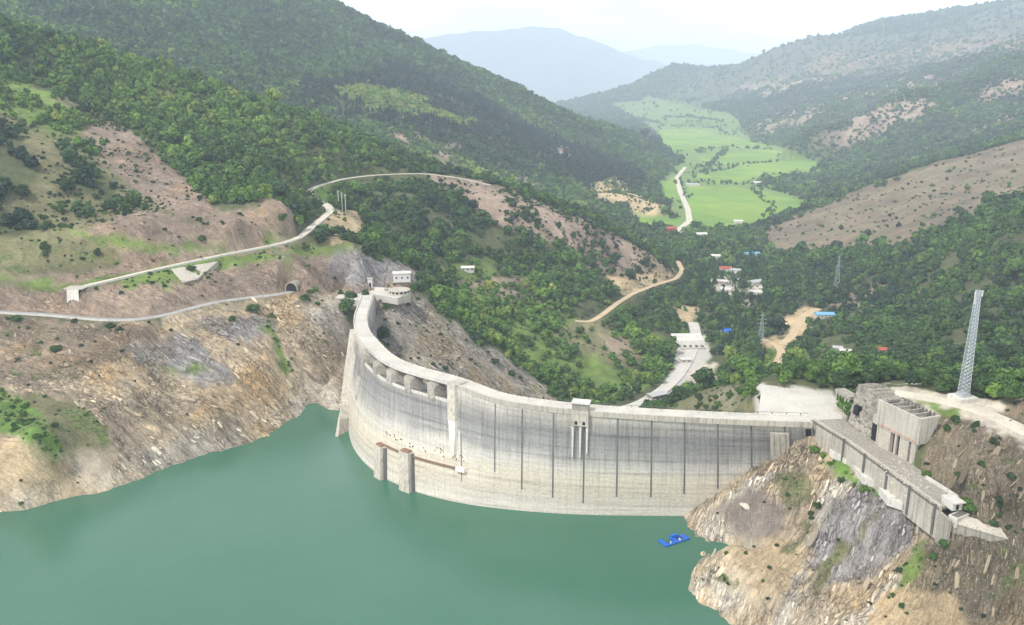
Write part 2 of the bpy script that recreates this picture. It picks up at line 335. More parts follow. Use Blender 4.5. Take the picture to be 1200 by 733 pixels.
 ('gravel', [(1036,452),(1110,458),(1200,478),(1260,500),(1260,540),(1200,520),(1150,496),(1090,482)], 270, 450, 0, .02, 0, .15, .3),
 ('grass', [(1070,464),(1100,476),(1130,484),(1115,490),(1080,474)], 270, 450, 0, .2, 0, .6, .4),
 ('brush', [(1088,484),(1140,490),(1200,522),(1300,560),(1300,660),(1200,630),(1140,612),(1082,552)], 200, 430, 0, .9, .7, .42, .28),
 ('brush', [(1165,480),(1200,466),(1300,470),(1300,520),(1200,508)], 200, 460, 0, .8, .5, .42, .28),
 ('rock', [(760,612),(880,535),(905,508),(945,498),(968,506),(1000,540),(1130,618),(1200,630),(1300,660),(1300,800),(800,800)], 150, 425, 0, .02, 1, .22, .3),
 ('brush', [(1085,640),(1130,620),(1200,632),(1300,660),(1300,800),(1120,800),(1100,720),(1060,690)], 150, 385, 0, .12, .8, .4, .25),
 ('scree', [(832,596),(880,565),(925,600),(900,640),(862,640)], 150, 385, 0, .08, .3, .3, .3),
 ('orange', [(840,640),(900,628),(945,640),(938,690),(890,712),(850,690)], 150, 385, 0, .25, .54, .25, .3),
 ('slate', [(975,572),(1005,560),(1045,575),(1074,602),(1068,640),(1030,668),(975,690),(950,668),(958,620)], 150, 385, 0, .01, 1, .02, .3),
 ('orange', [(1000,720),(1050,690),(1110,690),(1150,760),(980,760)], 150, 385, 0, .2, .54, .2, .3),
 ('bright', [(946,508),(965,512),(985,535),(1015,562),(1042,580),(1030,584),(1000,566),(965,545)], 150, 385, 0, 2.6, 0, .6, .5),
 ('grass', [(1058,652),(1088,632),(1078,670),(1050,694)], 150, 385, 0, 2.2, .2, .6, .3),
 ('olive', [(985,632),(996,640),(962,692),(948,700),(958,668)], 150, 385, 0, .8, .5, .6, .3),
 ('olive', [(1018,600),(1026,604),(1002,648),(992,650)], 150, 385, 0, .5, .6, .5, .3),
 ('olive', [(955,590),(966,594),(930,650),(918,652)], 150, 385, 0, .9, .5, .6, .3),
 ('pale', [(968,560),(1000,556),(985,585),(950,640),(925,690),(905,733),(930,733),(945,660),(955,610)], 150, 385, 0, .1, 1, .05, .3),
 ('pale', [(1050,668),(1060,672),(1010,733),(985,733)], 150, 385, 0, .1, 1, .05, .3),
 ('pale', [(845,560),(880,545),(905,555),(870,585),(850,585)], 150, 385, 0, .1, 1, .1, .3),
 ('olive', [(905,560),(945,550),(955,590),(925,600)], 150, 385, 0, 1.2, .5, .5, .3),
]
SH = (NT, NR)
COV = np.empty(SH + (3,)); COV[:] = CLS['forest']
TD = np.where(GR > 1200, 1.0, .9); SD = np.zeros(SH); STR = np.zeros(SH); GP = np.full(SH, .2); TINT = np.full(SH, .39)
FLAT = np.zeros(SH)
def inside(px, py, poly):
    res = np.zeros(px.shape, bool)
    n = len(poly)
    for k in range(n):
        x0, y0 = poly[k]; x1, y1 = poly[(k + 1) % n]
        if y0 == y1: continue
        c = ((y0 > py) != (y1 > py)) & (px < (x1 - x0) * (py - y0) / (y1 - y0) + x0)
        res ^= c
    return res
lx, ly = GX / GR * 26, np.log(GR) * 26
jx = fbm(GT * 40, ly * 1.6, 3, 6, .62) * 7.5; jy = fbm(GT * 40, ly * 1.6, 9, 6, .62) * 6
CPX, CPY = BPX + jx, BPY + jy
for cls, poly, r0, r1, td, sd, st, gp, ti in COVER:
    xs = [p[0] for p in poly]; ys = [p[1] for p in poly]
    flat = cls in ('field', 'meadow', 'concrete')
    PX, PY = (BPX + jx * .15, BPY + jy * .15) if flat else (CPX, CPY)
    sel = np.nonzero((GR > r0) & (GR < r1) & (PX > min(xs)) & (PX < max(xs)) & (PY > min(ys)) & (PY < max(ys)))
    if len(sel[0]) == 0: continue
    m = inside(PX[sel], PY[sel], poly)
    s = (sel[0][m], sel[1][m])
    COV[s] = CLS[cls]; TD[s] = td; SD[s] = sd; STR[s] = st; GP[s] = gp; TINT[s] = ti
    FLAT[s] = 1.0 if flat else 0.0
# each field has a green of its own
fieldmask = (np.abs(COV - CLS['field']).sum(-1) < 1e-6)
pl_ = _hash(np.floor((GX + .35 * GY) / 62), np.floor((GY - .3 * GX) / 150), 9); v = noise(GX / 260, GY / 420, 5)
COV[fieldmask] *= (1 + .14 * np.round(v[fieldmask] * 3) / 3 + .26 * (pl_[fieldmask] - .5))[:, None] * np.stack([1 + .25 * (pl_[fieldmask] - .5), np.ones(fieldmask.sum()), np.ones(fieldmask.sum())], 1)

def blur(A, n=2):
    for _ in range(n):
        B = A.copy(); B[1:-1] = (A[:-2] + 2 * A[1:-1] + A[2:]) / 4
        A = B.copy(); A[:, 1:-1] = (B[:, :-2] + 2 * B[:, 1:-1] + B[:, 2:]) / 4
    return A
for k in range(3): COV[..., k] = blur(COV[..., k], 2)
STRb = blur(STR, 6); FLATb = blur(FLAT, 6); GPb = blur(GP, 4)

# ------------------------------------------------------------------ relief
GZ = GZ0.copy()
floor_r = np.interp(GR, [1500, 1700, 2100, 3000, 4500, 6000, 8000, 11000], [-132, -134, -137, -143, -152, -160, -172, -186])
fmask = np.clip(FLATb * 1.2, 0, 1) * (GR > 1600) * (np.abs(GZ0 - floor_r) < 40)
GZ = GZ * (1 - fmask) + floor_r * fmask
dzr = np.gradient(GZ, axis=1) / np.gradient(GR, axis=1)
dzt = np.gradient(GZ, axis=0) / (np.gradient(GT, axis=0) * GR)
SLOPE = np.hypot(dzr, dzt)
sl = smooth(.06, .4, SLOPE) * (1 - FLATb)
wxn = fbm(GX / 700, GY / 700, 41, 3) * 120; wyn = fbm(GX / 700, GY / 700, 47, 3) * 120
rid = lambda s, seed: 1 - np.abs(noise((GX + wxn) / s, (GY + wyn) / s, seed)) * 2
far_a = smooth(1250, 2200, GR)
GZ += sl * far_a * (rid(520, 1) - .45) * np.interp(GR, [1300, 3000, 7000], [6, 24, 50])
GZ += sl * far_a * (rid(210, 2) - .45) * np.interp(GR, [1300, 3000, 7000], [4, 11, 18])
mid_a = smooth(520, 760, GR) * (1 - smooth(1300, 2000, GR)) * smooth(-70, 10, np.abs(GX))
GZ += sl * mid_a * (rid(110, 6) - .45) * 4.0
GZ += sl * smooth(450, 650, GR) * fbm(GX / 45, GY / 45, 8, 3) * 1.3
# rock strata: planes that run down to the right on the left bank, down to the left on the right bank
def bedding(a, b, c):
    """directions along the layers, across them and out of the slope"""
    d1 = b - a; d1 /= np.linalg.norm(d1)
    sn = np.cross(d1, c - a); sn /= np.linalg.norm(sn)
    if sn[2] < 0: sn = -sn
    nrm = np.cross(sn, d1); nrm = nrm + .25 * sn; nrm /= np.linalg.norm(nrm)
    return d1, nrm, np.cross(nrm, d1)
BED_L = bedding(hit(215, 400, GZ0), hit(335, 482, GZ0), hit(150, 500, GZ0))
BED_R = bedding(hit(1040, 575, GZ0), hit(968, 715, GZ0), hit(900, 600, GZ0))
BED_G = bedding(hit(500, 370, GZ0), hit(590, 440, GZ0), hit(470, 400, GZ0))
right = (GX > 40) & (GR < 520)
gorge = (GX > -100) & (GX < 30) & (GR > 560) & (GR < 720)
def coord(k):
    out = GX * BED_L[k][0] + GY * BED_L[k][1] + GZ * BED_L[k][2]
    for m, B in ((right, BED_R), (gorge, BED_G)):
        o = GX * B[k][0] + GY * B[k][1] + GZ * B[k][2]
        out = np.where(m, o, out)
    return out
SA, SQ, SB = coord(0), coord(1), coord(2)
q = SQ + fbm(SA / 40, SB / 40, 31, 2) * 2
bed = noise(q / 5.0, SA / 70 + SB / 40, 61) + .6 * noise(q / 2.2, SA / 30, 62) + .35 * noise(q / 1.1, SA / 16, 63)
joint = np.abs(noise(SA / 13, q / 6, 64))
blocks = np.round(fbm(SA / 11, q / 4, 66, 2) * 2.2) / 2.2
near_rock = STRb * (1 - smooth(900, 1200, GR)) * np.clip(.45 + np.abs(GZ0 + 52) / 8, 0, 1)
step = np.floor(q / 3.4 + noise(SA / 30, q / 9, 67) * .8)
ledge = (_hash(step, np.zeros_like(step), 5) - .5) * 2
ledge2 = (_hash(step, np.floor(SA / 9 + ledge * 3), 6) - .5) * 2
GZ += near_rock * (bed * .9 + ledge * .9 + ledge2 * .8 + blocks * .5 - smooth(.08, 0, joint) * .7 + fbm(GX / 22, GY / 22, 71, 3) * 1.5)
GZ += (1 - FLATb) * (GR < 700) * fbm(GX / 5, GY / 5, 73, 3) * (.25 + .45 * STRb)
# left promontory gully and boulder ledges at the water line
lap = np.exp(-((GZ0 + 48) / 7.5) ** 2) * np.clip(.7 + fbm(GX / 20, GY / 20, 77, 3) * .6, 0, 1.2) * (GR < 620) * STRb
COV += (np.array(CLS['pale']) - COV) * np.clip(lap * 1.2, 0, .92)[..., None]

# ------------------------------------------------------------------ roads: bench the slopes and lay ribbons
def resample(P, step):
    d = np.r_[0, np.cumsum(np.linalg.norm(np.diff(P[:, :2], axis=0), axis=1))]
    n = max(int(d[-1] / step), 2)
    s = np.linspace(0, d[-1], n)
    return np.stack([np.interp(s, d, P[:, k]) for k in range(3)], 1)
def smooth_line(P, n):
    P = P.copy()
    for _ in range(n): P[1:-1] = (P[:-2] + 2 * P[1:-1] + P[2:]) / 4
    return P
WIDTH = {'upper': 7.0, 'lower': 6.0, 'down': 11, 'track': 6.5, 'plateau': 9, 'dirt': 8, 'dirt_far': 9, 'valley': 13}
LINES = {}
for name, pts in ROADS.items():
    P = np.array([at_z(*p) for p in pts])
    LINES[name] = smooth_line(resample(P, 4.0), 14)
def carve(P, half, fade):
    global GZ
    lo = P[:, :2].min(0) - half - fade; hi = P[:, :2].max(0) + half + fade
    s = np.nonzero((GX > lo[0]) & (GX < hi[0]) & (GY > lo[1]) & (GY < hi[1]))
    x, y = GX[s], GY[s]
    best = np.full(len(x), 1e9); z = np.zeros(len(x)); rq = np.zeros(len(x))
    for a, b in zip(P[:-1], P[1:]):
        d = b[:2] - a[:2]; L = d @ d
        t = np.clip(((x - a[0]) * d[0] + (y - a[1]) * d[1]) / L, 0, 1)
        e = (x - a[0] - t * d[0]) ** 2 + (y - a[1] - t * d[1]) ** 2
        u = e < best
        best[u] = e[u]; z[u] = a[2] + t[u] * (b[2] - a[2]); rq[u] = math.hypot(a[0], a[1])
    best = np.sqrt(best)
    w = 1 - smooth(half, half + fade, best)
    GZ[s] = GZ[s] * (1 - w) + (z - .12) * w
    rl = np.hypot(x, y)
    near = z - .25 - .09 * np.maximum(best - half + 1.2, 0)
    fr = (best > half - 1) & (best < half + 34) & (rl < rq)
    GZ[s] = np.where(fr, np.minimum(GZ[s], near), GZ[s])
    k = best < half + 2.0
    TD[s[0][k], s[1][k]] = 0; SD[s[0][k], s[1][k]] *= .2
for name in ROADS: carve(LINES[name][:-1] if name == 'lower' else LINES[name], WIDTH[name] / 2 + 1.6, 7 if name not in ('down', 'track', 'valley') else 12)
# ------------------------------------------------------------------ materials
class NT_:
    def __init__(self, name):
        self.m = bpy.data.materials.new(name); self.m.use_nodes = True
        self.t = self.m.node_tree; self.b = self.t.nodes['Principled BSDF']
        self.b.inputs['Specular IOR Level'].default_value = .25
    def n(self, kind, **kw):
        nd = self.t.nodes.new(kind)
        for k, v in kw.items():
            if k.startswith('i_'):
                key = k[2:]; key = int(key) if key.isdigit() else key.replace('_', ' ')
                if hasattr(v, 'is_output'): self.t.links.new(v, nd.inputs[key])
                else: nd.inputs[key].default_value = v
            else: setattr(nd, k, v)
        return nd
    def math(self, op, a, b=0.0, c=False):
        return self.n('ShaderNodeMath', operation=op, use_clamp=c, i_0=a, i_1=b).outputs[0]
    def mix(self, f, a, b, mode='MIX'):
        nd = self.t.nodes.new('ShaderNodeMix'); nd.data_type = 'RGBA'; nd.blend_type = mode
        for k, v in ((0, f), (6, a), (7, b)):
            if hasattr(v, 'is_output'): self.t.links.new(v, nd.inputs[k])
            elif k == 0: nd.inputs[0].default_value = v
            else: nd.inputs[k].default_value = (*v, 1) if len(v) == 3 else v
        return nd.outputs[2]
    def ramp(self, f, stops):
        nd = self.t.nodes.new('ShaderNodeValToRGB'); self.t.links.new(f, nd.inputs[0])
        e = nd.color_ramp.elements
        while len(e) < len(stops): e.new(.5)
        for k, (p, c) in enumerate(stops):
            e[k].position = p; e[k].color = (c, c, c, 1) if not isinstance(c, tuple) else (*c, 1)
        return nd.outputs[0]
    def noise(self, vec, scale, detail=4, rough=.55, dist=0):
        return self.n('ShaderNodeTexNoise', i_Vector=vec, i_Scale=scale, i_Detail=detail, i_Roughness=rough, i_Distortion=dist).outputs[0]
    def vmul(self, vec, v): return self.n('ShaderNodeVectorMath', operation='MULTIPLY', i_0=vec, i_1=v).outputs[0]
    def pos(self): return self.n('ShaderNodeNewGeometry').outputs['Position']
    def attr(self, name, out='Color', kind='GEOMETRY'): return self.n('ShaderNodeAttribute', attribute_name=name, attribute_type=kind).outputs[out]
    def bump(self, h, strength=.5, dist=.3):
        b = self.n('ShaderNodeBump', i_Strength=strength, i_Distance=dist, i_Height=h)
        self.t.links.new(b.outputs[0], self.b.inputs['Normal'])
    def base(self, col, rough=.85):
        if hasattr(col, 'is_output'): self.t.links.new(col, self.b.inputs['Base Color'])
        else: self.b.inputs['Base Color'].default_value = (*col, 1)
        self.b.inputs['Roughness'].default_value = rough
        return self.m

def simple(name, col, rough=.8, var=.25, scale=.6, metal=0.0):
    k = NT_(name); p = k.pos()
    f = k.noise(p, scale, 5, .6)
    g = k.math('MULTIPLY_ADD', f, var * 2); g.node.inputs[2].default_value = 1 - var
    m = k.base(k.mix(1.0, col, g, 'MULTIPLY'), rough)
    k.b.inputs['Metallic'].default_value = metal
    return m

def terrain_material():
    k = NT_('ground_cover')
    cov = k.attr('cover'); mask = k.attr('mask'); st = k.attr('strat', 'Vector')
    sep = k.n('ShaderNodeSeparateColor', i_0=mask)
    rock, patch, flat = sep.outputs[0], sep.outputs[1], sep.outputs[2]
    p = k.pos()
    # bedding: thin layers, long along the dip
    b0 = k.noise(k.vmul(st, (.10, .012, .012)), 1.0, 4, .55, .3)
    b1 = k.noise(k.vmul(st, (.55, .06, .06)), 1.0, 7, .7, .5)
    b2 = k.noise(k.vmul(st, (2.2, .3, .3)), 1.0, 5, .75, .3)
    bb = k.math('ADD', k.math('MULTIPLY', b1, .55), k.math('MULTIPLY', b2, .45))
    lay = k.ramp(bb, [(.34, .22), (.43, .62), (.50, 1.0), (.58, 1.3), (.70, 1.6)])
    lay = k.mix(1.0, lay, k.ramp(b0, [(.3, .72), (.5, 1.0), (.7, 1.22)]), 'MULTIPLY')
    # open partings between beds and cross joints, only here and there
    wv = k.n('ShaderNodeVectorMath', operation='ADD', i_0=st, i_1=k.vmul(k.n('ShaderNodeTexNoise', i_Vector=st, i_Scale=.09, i_Detail=4.0).outputs[1], (4, 6, 4))).outputs[0]
    vor = k.n('ShaderNodeTexVoronoi', feature='DISTANCE_TO_EDGE', i_Vector=k.vmul(wv, (.62, .2, .2)), i_Scale=1.0).outputs[0]
    crack = k.ramp(vor, [(.0, .16), (.05, .5), (.14, 1.0)])
    where = k.ramp(k.noise(p, .045, 4, .6), [(.42, 0.05), (.58, .9)])
    rk = k.mix(where, lay, k.mix(1.0, lay, crack, 'MULTIPLY'))
    big = k.noise(p, .022, 4, .6)
    hue = k.ramp(big, [(.33, (.80, .78, .80)), (.5, (1, 1, 1)), (.68, (1.18, 1.0, .74))])
    c = k.mix(rock, cov, k.mix(1.0, k.mix(1.0, cov, rk, 'MULTIPLY'), hue, 'MULTIPLY'))
    # soil mottling
    f1 = k.noise(p, .11, 6, .62); f2 = k.noise(p, .9, 4, .6)
    mot = k.ramp(k.math('ADD', k.math('MULTIPLY', f1, .6), k.math('MULTIPLY', f2, .4)), [(.3, .55), (.5, 1.0), (.7, 1.45)])
    notflat = k.math('SUBTRACT', 1.0, k.math('MULTIPLY', flat, .75))
    c = k.mix(notflat, c, k.mix(1.0, c, mot, 'MULTIPLY'))
    far = k.noise(p, .013, 7, .68, .3)
    c = k.mix(notflat, c, k.mix(1.0, c, k.ramp(far, [(.34, .62), (.5, 1.0), (.66, 1.3)]), 'MULTIPLY'))
    # grass and herbs in patches
    g1 = k.math('ADD', k.math('MULTIPLY', k.noise(p, .075, 7, .66, .4), .6), k.math('MULTIPLY', k.noise(p, .02, 5, .6, .6), .4))
    thr = k.math('SUBTRACT', .68, k.math('MULTIPLY', patch, .30))
    gm = k.math('MULTIPLY', k.math('SUBTRACT', g1, thr), 18.0, True)
    gcol = k.mix(k.ramp(k.noise(p, .45, 5, .7), [(.38, 0.0), (.62, 1.0)]), (.045, .075, .02), (.19, .23, .075))
    c = k.mix(k.math('MULTIPLY', gm, .9), c, gcol)
    # stones
    vs = k.n('ShaderNodeTexVoronoi', feature='F1', i_Vector=p, i_Scale=.75).outputs[0]
    stn = k.ramp(vs, [(.18, 1.0), (.30, 0.0)])
    c = k.mix(k.math('MULTIPLY', k.math('MULTIPLY', stn, rock), .45), c, (.62, .56, .46))
    h = k.math('ADD', k.math('MULTIPLY', k.math('MULTIPLY', bb, rock), 2.2), k.math('ADD', k.math('MULTIPLY', f1, .5), k.math('MULTIPLY', f2, .35)))
    k.bump(h, 1.0, 1.8)
    return k.base(c, .92)

def concrete(name, col, streak=.5, lines=0.0, rough=.85):
    k = NT_(name); p = k.pos()
    n1 = k.noise(p, .09, 6, .6); n2 = k.noise(p, .8, 5, .65)
    v = k.noise(k.vmul(p, (.9, .9, .05)), 1.0, 4, .6)
    t = k.ramp(k.math('ADD', k.math('MULTIPLY', n1, .5), k.math('MULTIPLY', n2, .5)), [(.3, .68), (.52, 1.0), (.72, 1.16)])
    s = k.ramp(v, [(.34, .5), (.5, 1.0)])
    c = k.mix(1.0, col, t, 'MULTIPLY')
    c = k.mix(streak, c, k.mix(1.0, c, s, 'MULTIPLY'))
    k.bump(n2, .35, .15)
    return k.base(c, rough)

def dam_material():
    k = NT_('dam_concrete'); p = k.pos()
    u = k.attr('dam_u', 'Fac')
    sx = k.n('ShaderNodeSeparateXYZ', i_0=p); z = sx.outputs[2]
    uv = k.n('ShaderNodeCombineXYZ', i_0=u, i_1=z).outputs[0]
    wob = k.math('MULTIPLY', k.math('SUBTRACT', k.noise(k.vmul(uv, (.045, .02, 1)), 1.0, 4, .6), .5), 13.0)
    zz = k.math('ADD', z, wob)
    zn = k.math('DIVIDE', k.math('ADD', zz, 56.0), 56.0)         # 0 under the water line .. 1 at the crest
    band = k.ramp(zn, [(.02, (.54, .48, .39)), (.10, (.64, .59, .505)), (.17, (.56, .515, .435)), (.28, (.57, .505, .40)), (.42, (.60, .54, .43)), (.52, (.53, .50, .44)),
                       (.62, (.33, .32, .295)), (.80, (.235, .23, .22)), (.90, (.34, .32, .285)), (.96, (.47, .44, .38)), (1.0, (.44, .41, .36))])
    # dark bands of old water levels
    hz = k.noise(k.vmul(uv, (.012, .42, 1)), 1.0, 5, .7)
    band = k.mix(1.0, band, k.ramp(hz, [(.30, .62), (.44, .92), (.5, 1.0), (.7, 1.12)]), 'MULTIPLY')
    vs = k.noise(k.vmul(uv, (.7, .035, 1)), 1.0, 5, .65)
    up = k.ramp(zn, [(.25, .25), (.6, 1.0)])
    band = k.mix(k.math('MULTIPLY', up, .8), band, k.mix(1.0, band, k.ramp(vs, [(.34, .62), (.52, 1.0), (.7, 1.12)]), 'MULTIPLY'))
    # lift joints and panel joints
    li = k.math('ABSOLUTE', k.math('SUBTRACT', k.math('FRACT', k.math('DIVIDE', z, 2.4)), .5))
    lm = k.ramp(li, [(.0, .72), (.06, .8), (.12, 1.0)])
    vi = k.math('ABSOLUTE', k.math('SUBTRACT', k.math('FRACT', k.math('DIVIDE', u, 7.85)), .5))
    vm = k.ramp(vi, [(.0, .68), (.02, .8), (.04, 1.0)])
    brk = k.ramp(k.noise(uv, .12, 3), [(.42, 0.05), (.66, .75)])
    band = k.mix(brk, band, k.mix(1.0, k.mix(1.0, band, lm, 'MULTIPLY'), vm, 'MULTIPLY'))
    f = k.noise(uv, .75, 6, .7)
    band = k.mix(1.0, band, k.ramp(f, [(.28, .74), (.5, 1.0), (.72, 1.14)]), 'MULTIPLY')
    # honeycombed spots low on the wall
    sp_ = k.noise(k.vmul(uv, (1.0, 2.2, 1)), .5, 4, .75)
    low = k.ramp(zn, [(.17, 0.0), (.22, 1.0), (.30, 1.0), (.35, 0.0)])
    band = k.mix(k.math('MULTIPLY', low, k.ramp(sp_, [(.56, 0.0), (.64, .6)])), band, (.2, .19, .17))
    k.bump(f, .3, .2)
    return k.base(band, .85)

def water_material():
    k = NT_('reservoir_water'); p = k.pos()
    n = k.noise(k.vmul(p, (1, 1, 1)), .012, 4, .6)
    c = k.mix(n, (.032, .118, .066), (.070, .172, .116))
    r1 = k.noise(k.vmul(p, (1.0, .55, 1)), .38, 6, .72)
    r2 = k.noise(p, .07, 3)
    k.bump(k.math('ADD', r1, r2), .22, .7)
    m = k.base(c, .07)
    wind = k.ramp(k.noise(k.vmul(p, (1, 2.4, 1)), .009, 4, .6), [(.4, .03), (.62, .10)])
    k.t.links.new(wind, k.b.inputs['Roughness'])
    k.b.inputs['Specular IOR Level'].default_value = .5
    k.b.inputs['IOR'].default_value = 1.33
    return m

M = {
 'ground': terrain_material(), 'dam': dam_material(), 'water': water_material(),
 'road': concrete('worn_pavement', (.56, .53, .47), .1), 'asphalt': concrete('grey_asphalt', (.34, .335, .325), .1), 'gravel': concrete('gravel_road', (.60, .545, .44), .0),
 'dirt': concrete('dirt_track', (.56, .43, .27), 0), 'cem': concrete('pale_concrete', (.50, .455, .38), .7), 'cem_d': concrete('weathered_concrete', (.35, .32, .27), .85),
 'cem_w': concrete('bright_concrete', (.64, .61, .55), .35), 'sill': concrete('dirty_shaded_concrete', (.17, .16, .14), .6), 'stain': concrete('bitumen_seal', (.155, .148, .14), .5), 'dark': simple('dark_void', (.02, .019, .018), .9),  # the sill tone holds painted-in shade as well as dirt
 'rust': simple('rusty_steel', (.24, .15, .095), .8, .4, 2), 'steel': simple('galvanised_steel', (.50, .53, .55), .45, .12, 1, .6), 'white': simple('white_plaster', (.62, .60, .55), .8, .1),
 'blue': simple('blue_plastic', (.02, .13, .52), .4, .15), 'blue_d': simple('dark_blue_plastic', (.01, .05, .26), .5, .2), 'red': simple('red_paint', (.48, .07, .04), .7, .2), 'roof': simple('grey_roof_sheet', (.44, .43, .42), .6, .2), 'redroof': simple('red_roof_sheet', (.40, .10, .06), .7, .2),
 'blueroof': simple('blue_roof_sheet', (.18, .42, .62), .5, .12), 'glass': simple('window_glass', (.03, .035, .04), .15, .1), 'pipe': simple('grey_wood_pole', (.34, .31, .27), .8, .2),
 'boulder': simple('pale_boulder', (.55, .50, .42), .9, .25),
}

# ------------------------------------------------------------------ mesh helpers
class MB:
    def __init__(self): self.v = []; self.f = []
    def add(self, vs, fs):
        o = len(self.v); self.v += [tuple(map(float, p)) for p in vs]; self.f += [tuple(i + o for i in f) for f in fs]
        return self
    def hexa(self, b, t):
        """eight corners: bottom ring, top ring"""
        return self.add(list(b) + list(t), [(3, 2, 1, 0), (4, 5, 6, 7), (0, 1, 5, 4), (1, 2, 6, 5), (2, 3, 7, 6), (3, 0, 4, 7)])
    def box(self, c, size, rz=0.0, base=True):
        sx, sy, sz = size[0] / 2, size[1] / 2, size[2]
        ca, sa = math.cos(rz), math.sin(rz)
        z0 = c[2] if base else c[2] - sz / 2
        r = [(c[0] + x * ca - y * sa, c[1] + x * sa + y * ca) for x, y in ((-sx, -sy), (sx, -sy), (sx, sy), (-sx, sy))]
        return self.hexa([(*p, z0) for p in r], [(*p, z0 + sz) for p in r])
    def prism(self, poly, z0, z1):
        n = len(poly)
        z0 = z0 if hasattr(z0, '__len__') else [z0] * n; z1 = z1 if hasattr(z1, '__len__') else [z1] * n
        a = sum(poly[i][0] * poly[(i + 1) % n][1] - poly[(i + 1) % n][0] * poly[i][1] for i in range(n))
        if a < 0: poly = poly[::-1]; z0 = z0[::-1]; z1 = z1[::-1]
        vs = [(p[0], p[1], z) for p, z in zip(poly, z0)] + [(p[0], p[1], z) for p, z in zip(poly, z1)]
        return self.add(vs, [tuple(range(n))[::-1], tuple(range(n, 2 * n))] + [(i, (i + 1) % n, n + (i + 1) % n, n + i) for i in range(n)])
    def bar(self, a, b, r, n=4):
        a = Vector(a); b = Vector(b); d = (b - a).normalized()
        u = d.orthogonal().normalized(); w = d.cross(u)
        ring = [(math.cos(k * 2 * math.pi / n + .7), math.sin(k * 2 * math.pi / n + .7)) for k in range(n)]
        vs = [a + (u * c + w * s) * r for c, s in ring] + [b + (u * c + w * s) * r for c, s in ring]
        return self.add(vs, [tuple(range(n))[::-1], tuple(range(n, 2 * n))] + [(i, (i + 1) % n, n + (i + 1) % n, n + i) for i in range(n)])
    def strip(self, rows):
        """loft through rows of points"""
        n = len(rows[0]); o = [p for r in rows for p in r]
        return self.add(o, [(i * n + j, i * n + j + 1, (i + 1) * n + j + 1, (i + 1) * n + j) for i in range(len(rows) - 1) for j in range(n - 1)])
    def sweep(self, P, prof, side):
        """profile (offset, height) swept along P; closed ring with end caps"""
        n = len(prof); rows = []
        for k in range(len(P)):
            rows.append([(P[k][0] + side[k][0] * o, P[k][1] + side[k][1] * o, P[k][2] + h) for o, h in prof])
        vs = [p for r in rows for p in r]
        fs = [(i * n + j, i * n + (j + 1) % n, (i + 1) * n + (j + 1) % n, (i + 1) * n + j) for i in range(len(rows) - 1) for j in range(n)]
        return self.add(vs, fs + [tuple(range(n))[::-1], tuple(range((len(rows) - 1) * n, len(rows) * n))])
    def build(self, name, mat, parent=None, smooth_=False, label=None):
        me = bpy.data.meshes.new(name)
        off = Vector(parent.location) if parent is not None else Vector((0, 0, 0))
        if parent is not None and parent.parent is not None: off += Vector(parent.parent.location)
        me.from_pydata([tuple(Vector(p) - off) for p in self.v], [], self.f)
        bm = bmesh.new(); bm.from_mesh(me); bmesh.ops.recalc_face_normals(bm, faces=bm.faces); bm.to_mesh(me); bm.free()
        me.materials.append(mat)
        if smooth_: me.polygons.foreach_set('use_smooth', [True] * len(me.polygons))
        o = bpy.data.objects.new(name, me); C.objects.link(o)
        if parent is not None: o.parent = parent
        if label: o['label'] = label
        return o
def tag(o, label, cat, group=None, kind=None):
    if label: o['label'] = label
    if cat: o['category'] = cat
    if group: o['group'] = group
    if kind: o['kind'] = kind
    return o
def empty(name, loc, label, cat, group=None):
    o = bpy.data.objects.new(name, None); C.objects.link(o); o.location = loc
    o.empty_display_size = 1
    return tag(o, label, cat, group)
def sides(P):
    P = np.asarray(P, float); d = np.gradient(P[:, :2], axis=0); d /= np.linalg.norm(d, axis=1)[:, None]
    return np.stack([d[:, 1], -d[:, 0]], 1)          # to the right of the direction of travel

# ------------------------------------------------------------------ the dam: curves of the crest and of the water line
pk = lambda z: math.sin(min(-z / 52.0, 1.6) * .4 * math.pi) / math.sin(.4 * math.pi) if z < 0 else -z / 52.0 * -.0
_prs = [((426,425),(412,528)),((437,438),(432,549)),((455,450),(455,565)),((476,457.5),(480,575)),((504,465),(506,582.5)),((530,470.6),(532,589))]
c0, w0 = [], []
for L_, W_ in _prs:
    l = at_z(*L_, -8)[:2]; w = at_z(*W_, WATER)[:2]; p = pk(-8)
    c0.append((l - w * p) / (1 - p)); w0.append(w)
for a, b in [((575,470),(573,595)),((610,475),(609,599)),((650,480),(649,602)),((690,484),(687,604)),((763,489),(761,605)),((865,494),(864,605)),((952,497),(953,602))]:
    c0.append(at_z(*a, 0)[:2]); w0.append(at_z(*b, WATER)[:2])
left = [at_z(424, 348, 0)[:2], at_z(414, 373, 0)[:2], at_z(416, 392, 0)[:2]]
c0 = np.array(left + c0); w0 = np.array([left[0], left[1] + (-2, -4), left[2] + (-4, -22)] + w0)
def dense(P, n=161, it=60):
    d = np.r_[0, np.cumsum(np.linalg.norm(np.diff(P, axis=0), axis=1))]
    s = np.linspace(0, d[-1], n)
    Q = np.stack([np.interp(s, d, P[:, k]) for k in (0, 1)], 1)
    return Q, d
C0, dc = dense(c0)
su = np.linspace(0, dc[-1], 161)
W0 = np.stack([np.interp(su, dc, w0[:, k]) for k in (0, 1)], 1)
for _ in range(45):
    for Q in (C0, W0): Q[1:-1] = (Q[:-2] + 2 * Q[1:-1] + Q[2:]) / 4
U = np.r_[0, np.cumsum(np.linalg.norm(np.diff(C0, axis=0), axis=1))]
DN = -sides(np.c_[C0, np.zeros(161)])               # unit normal, downstream
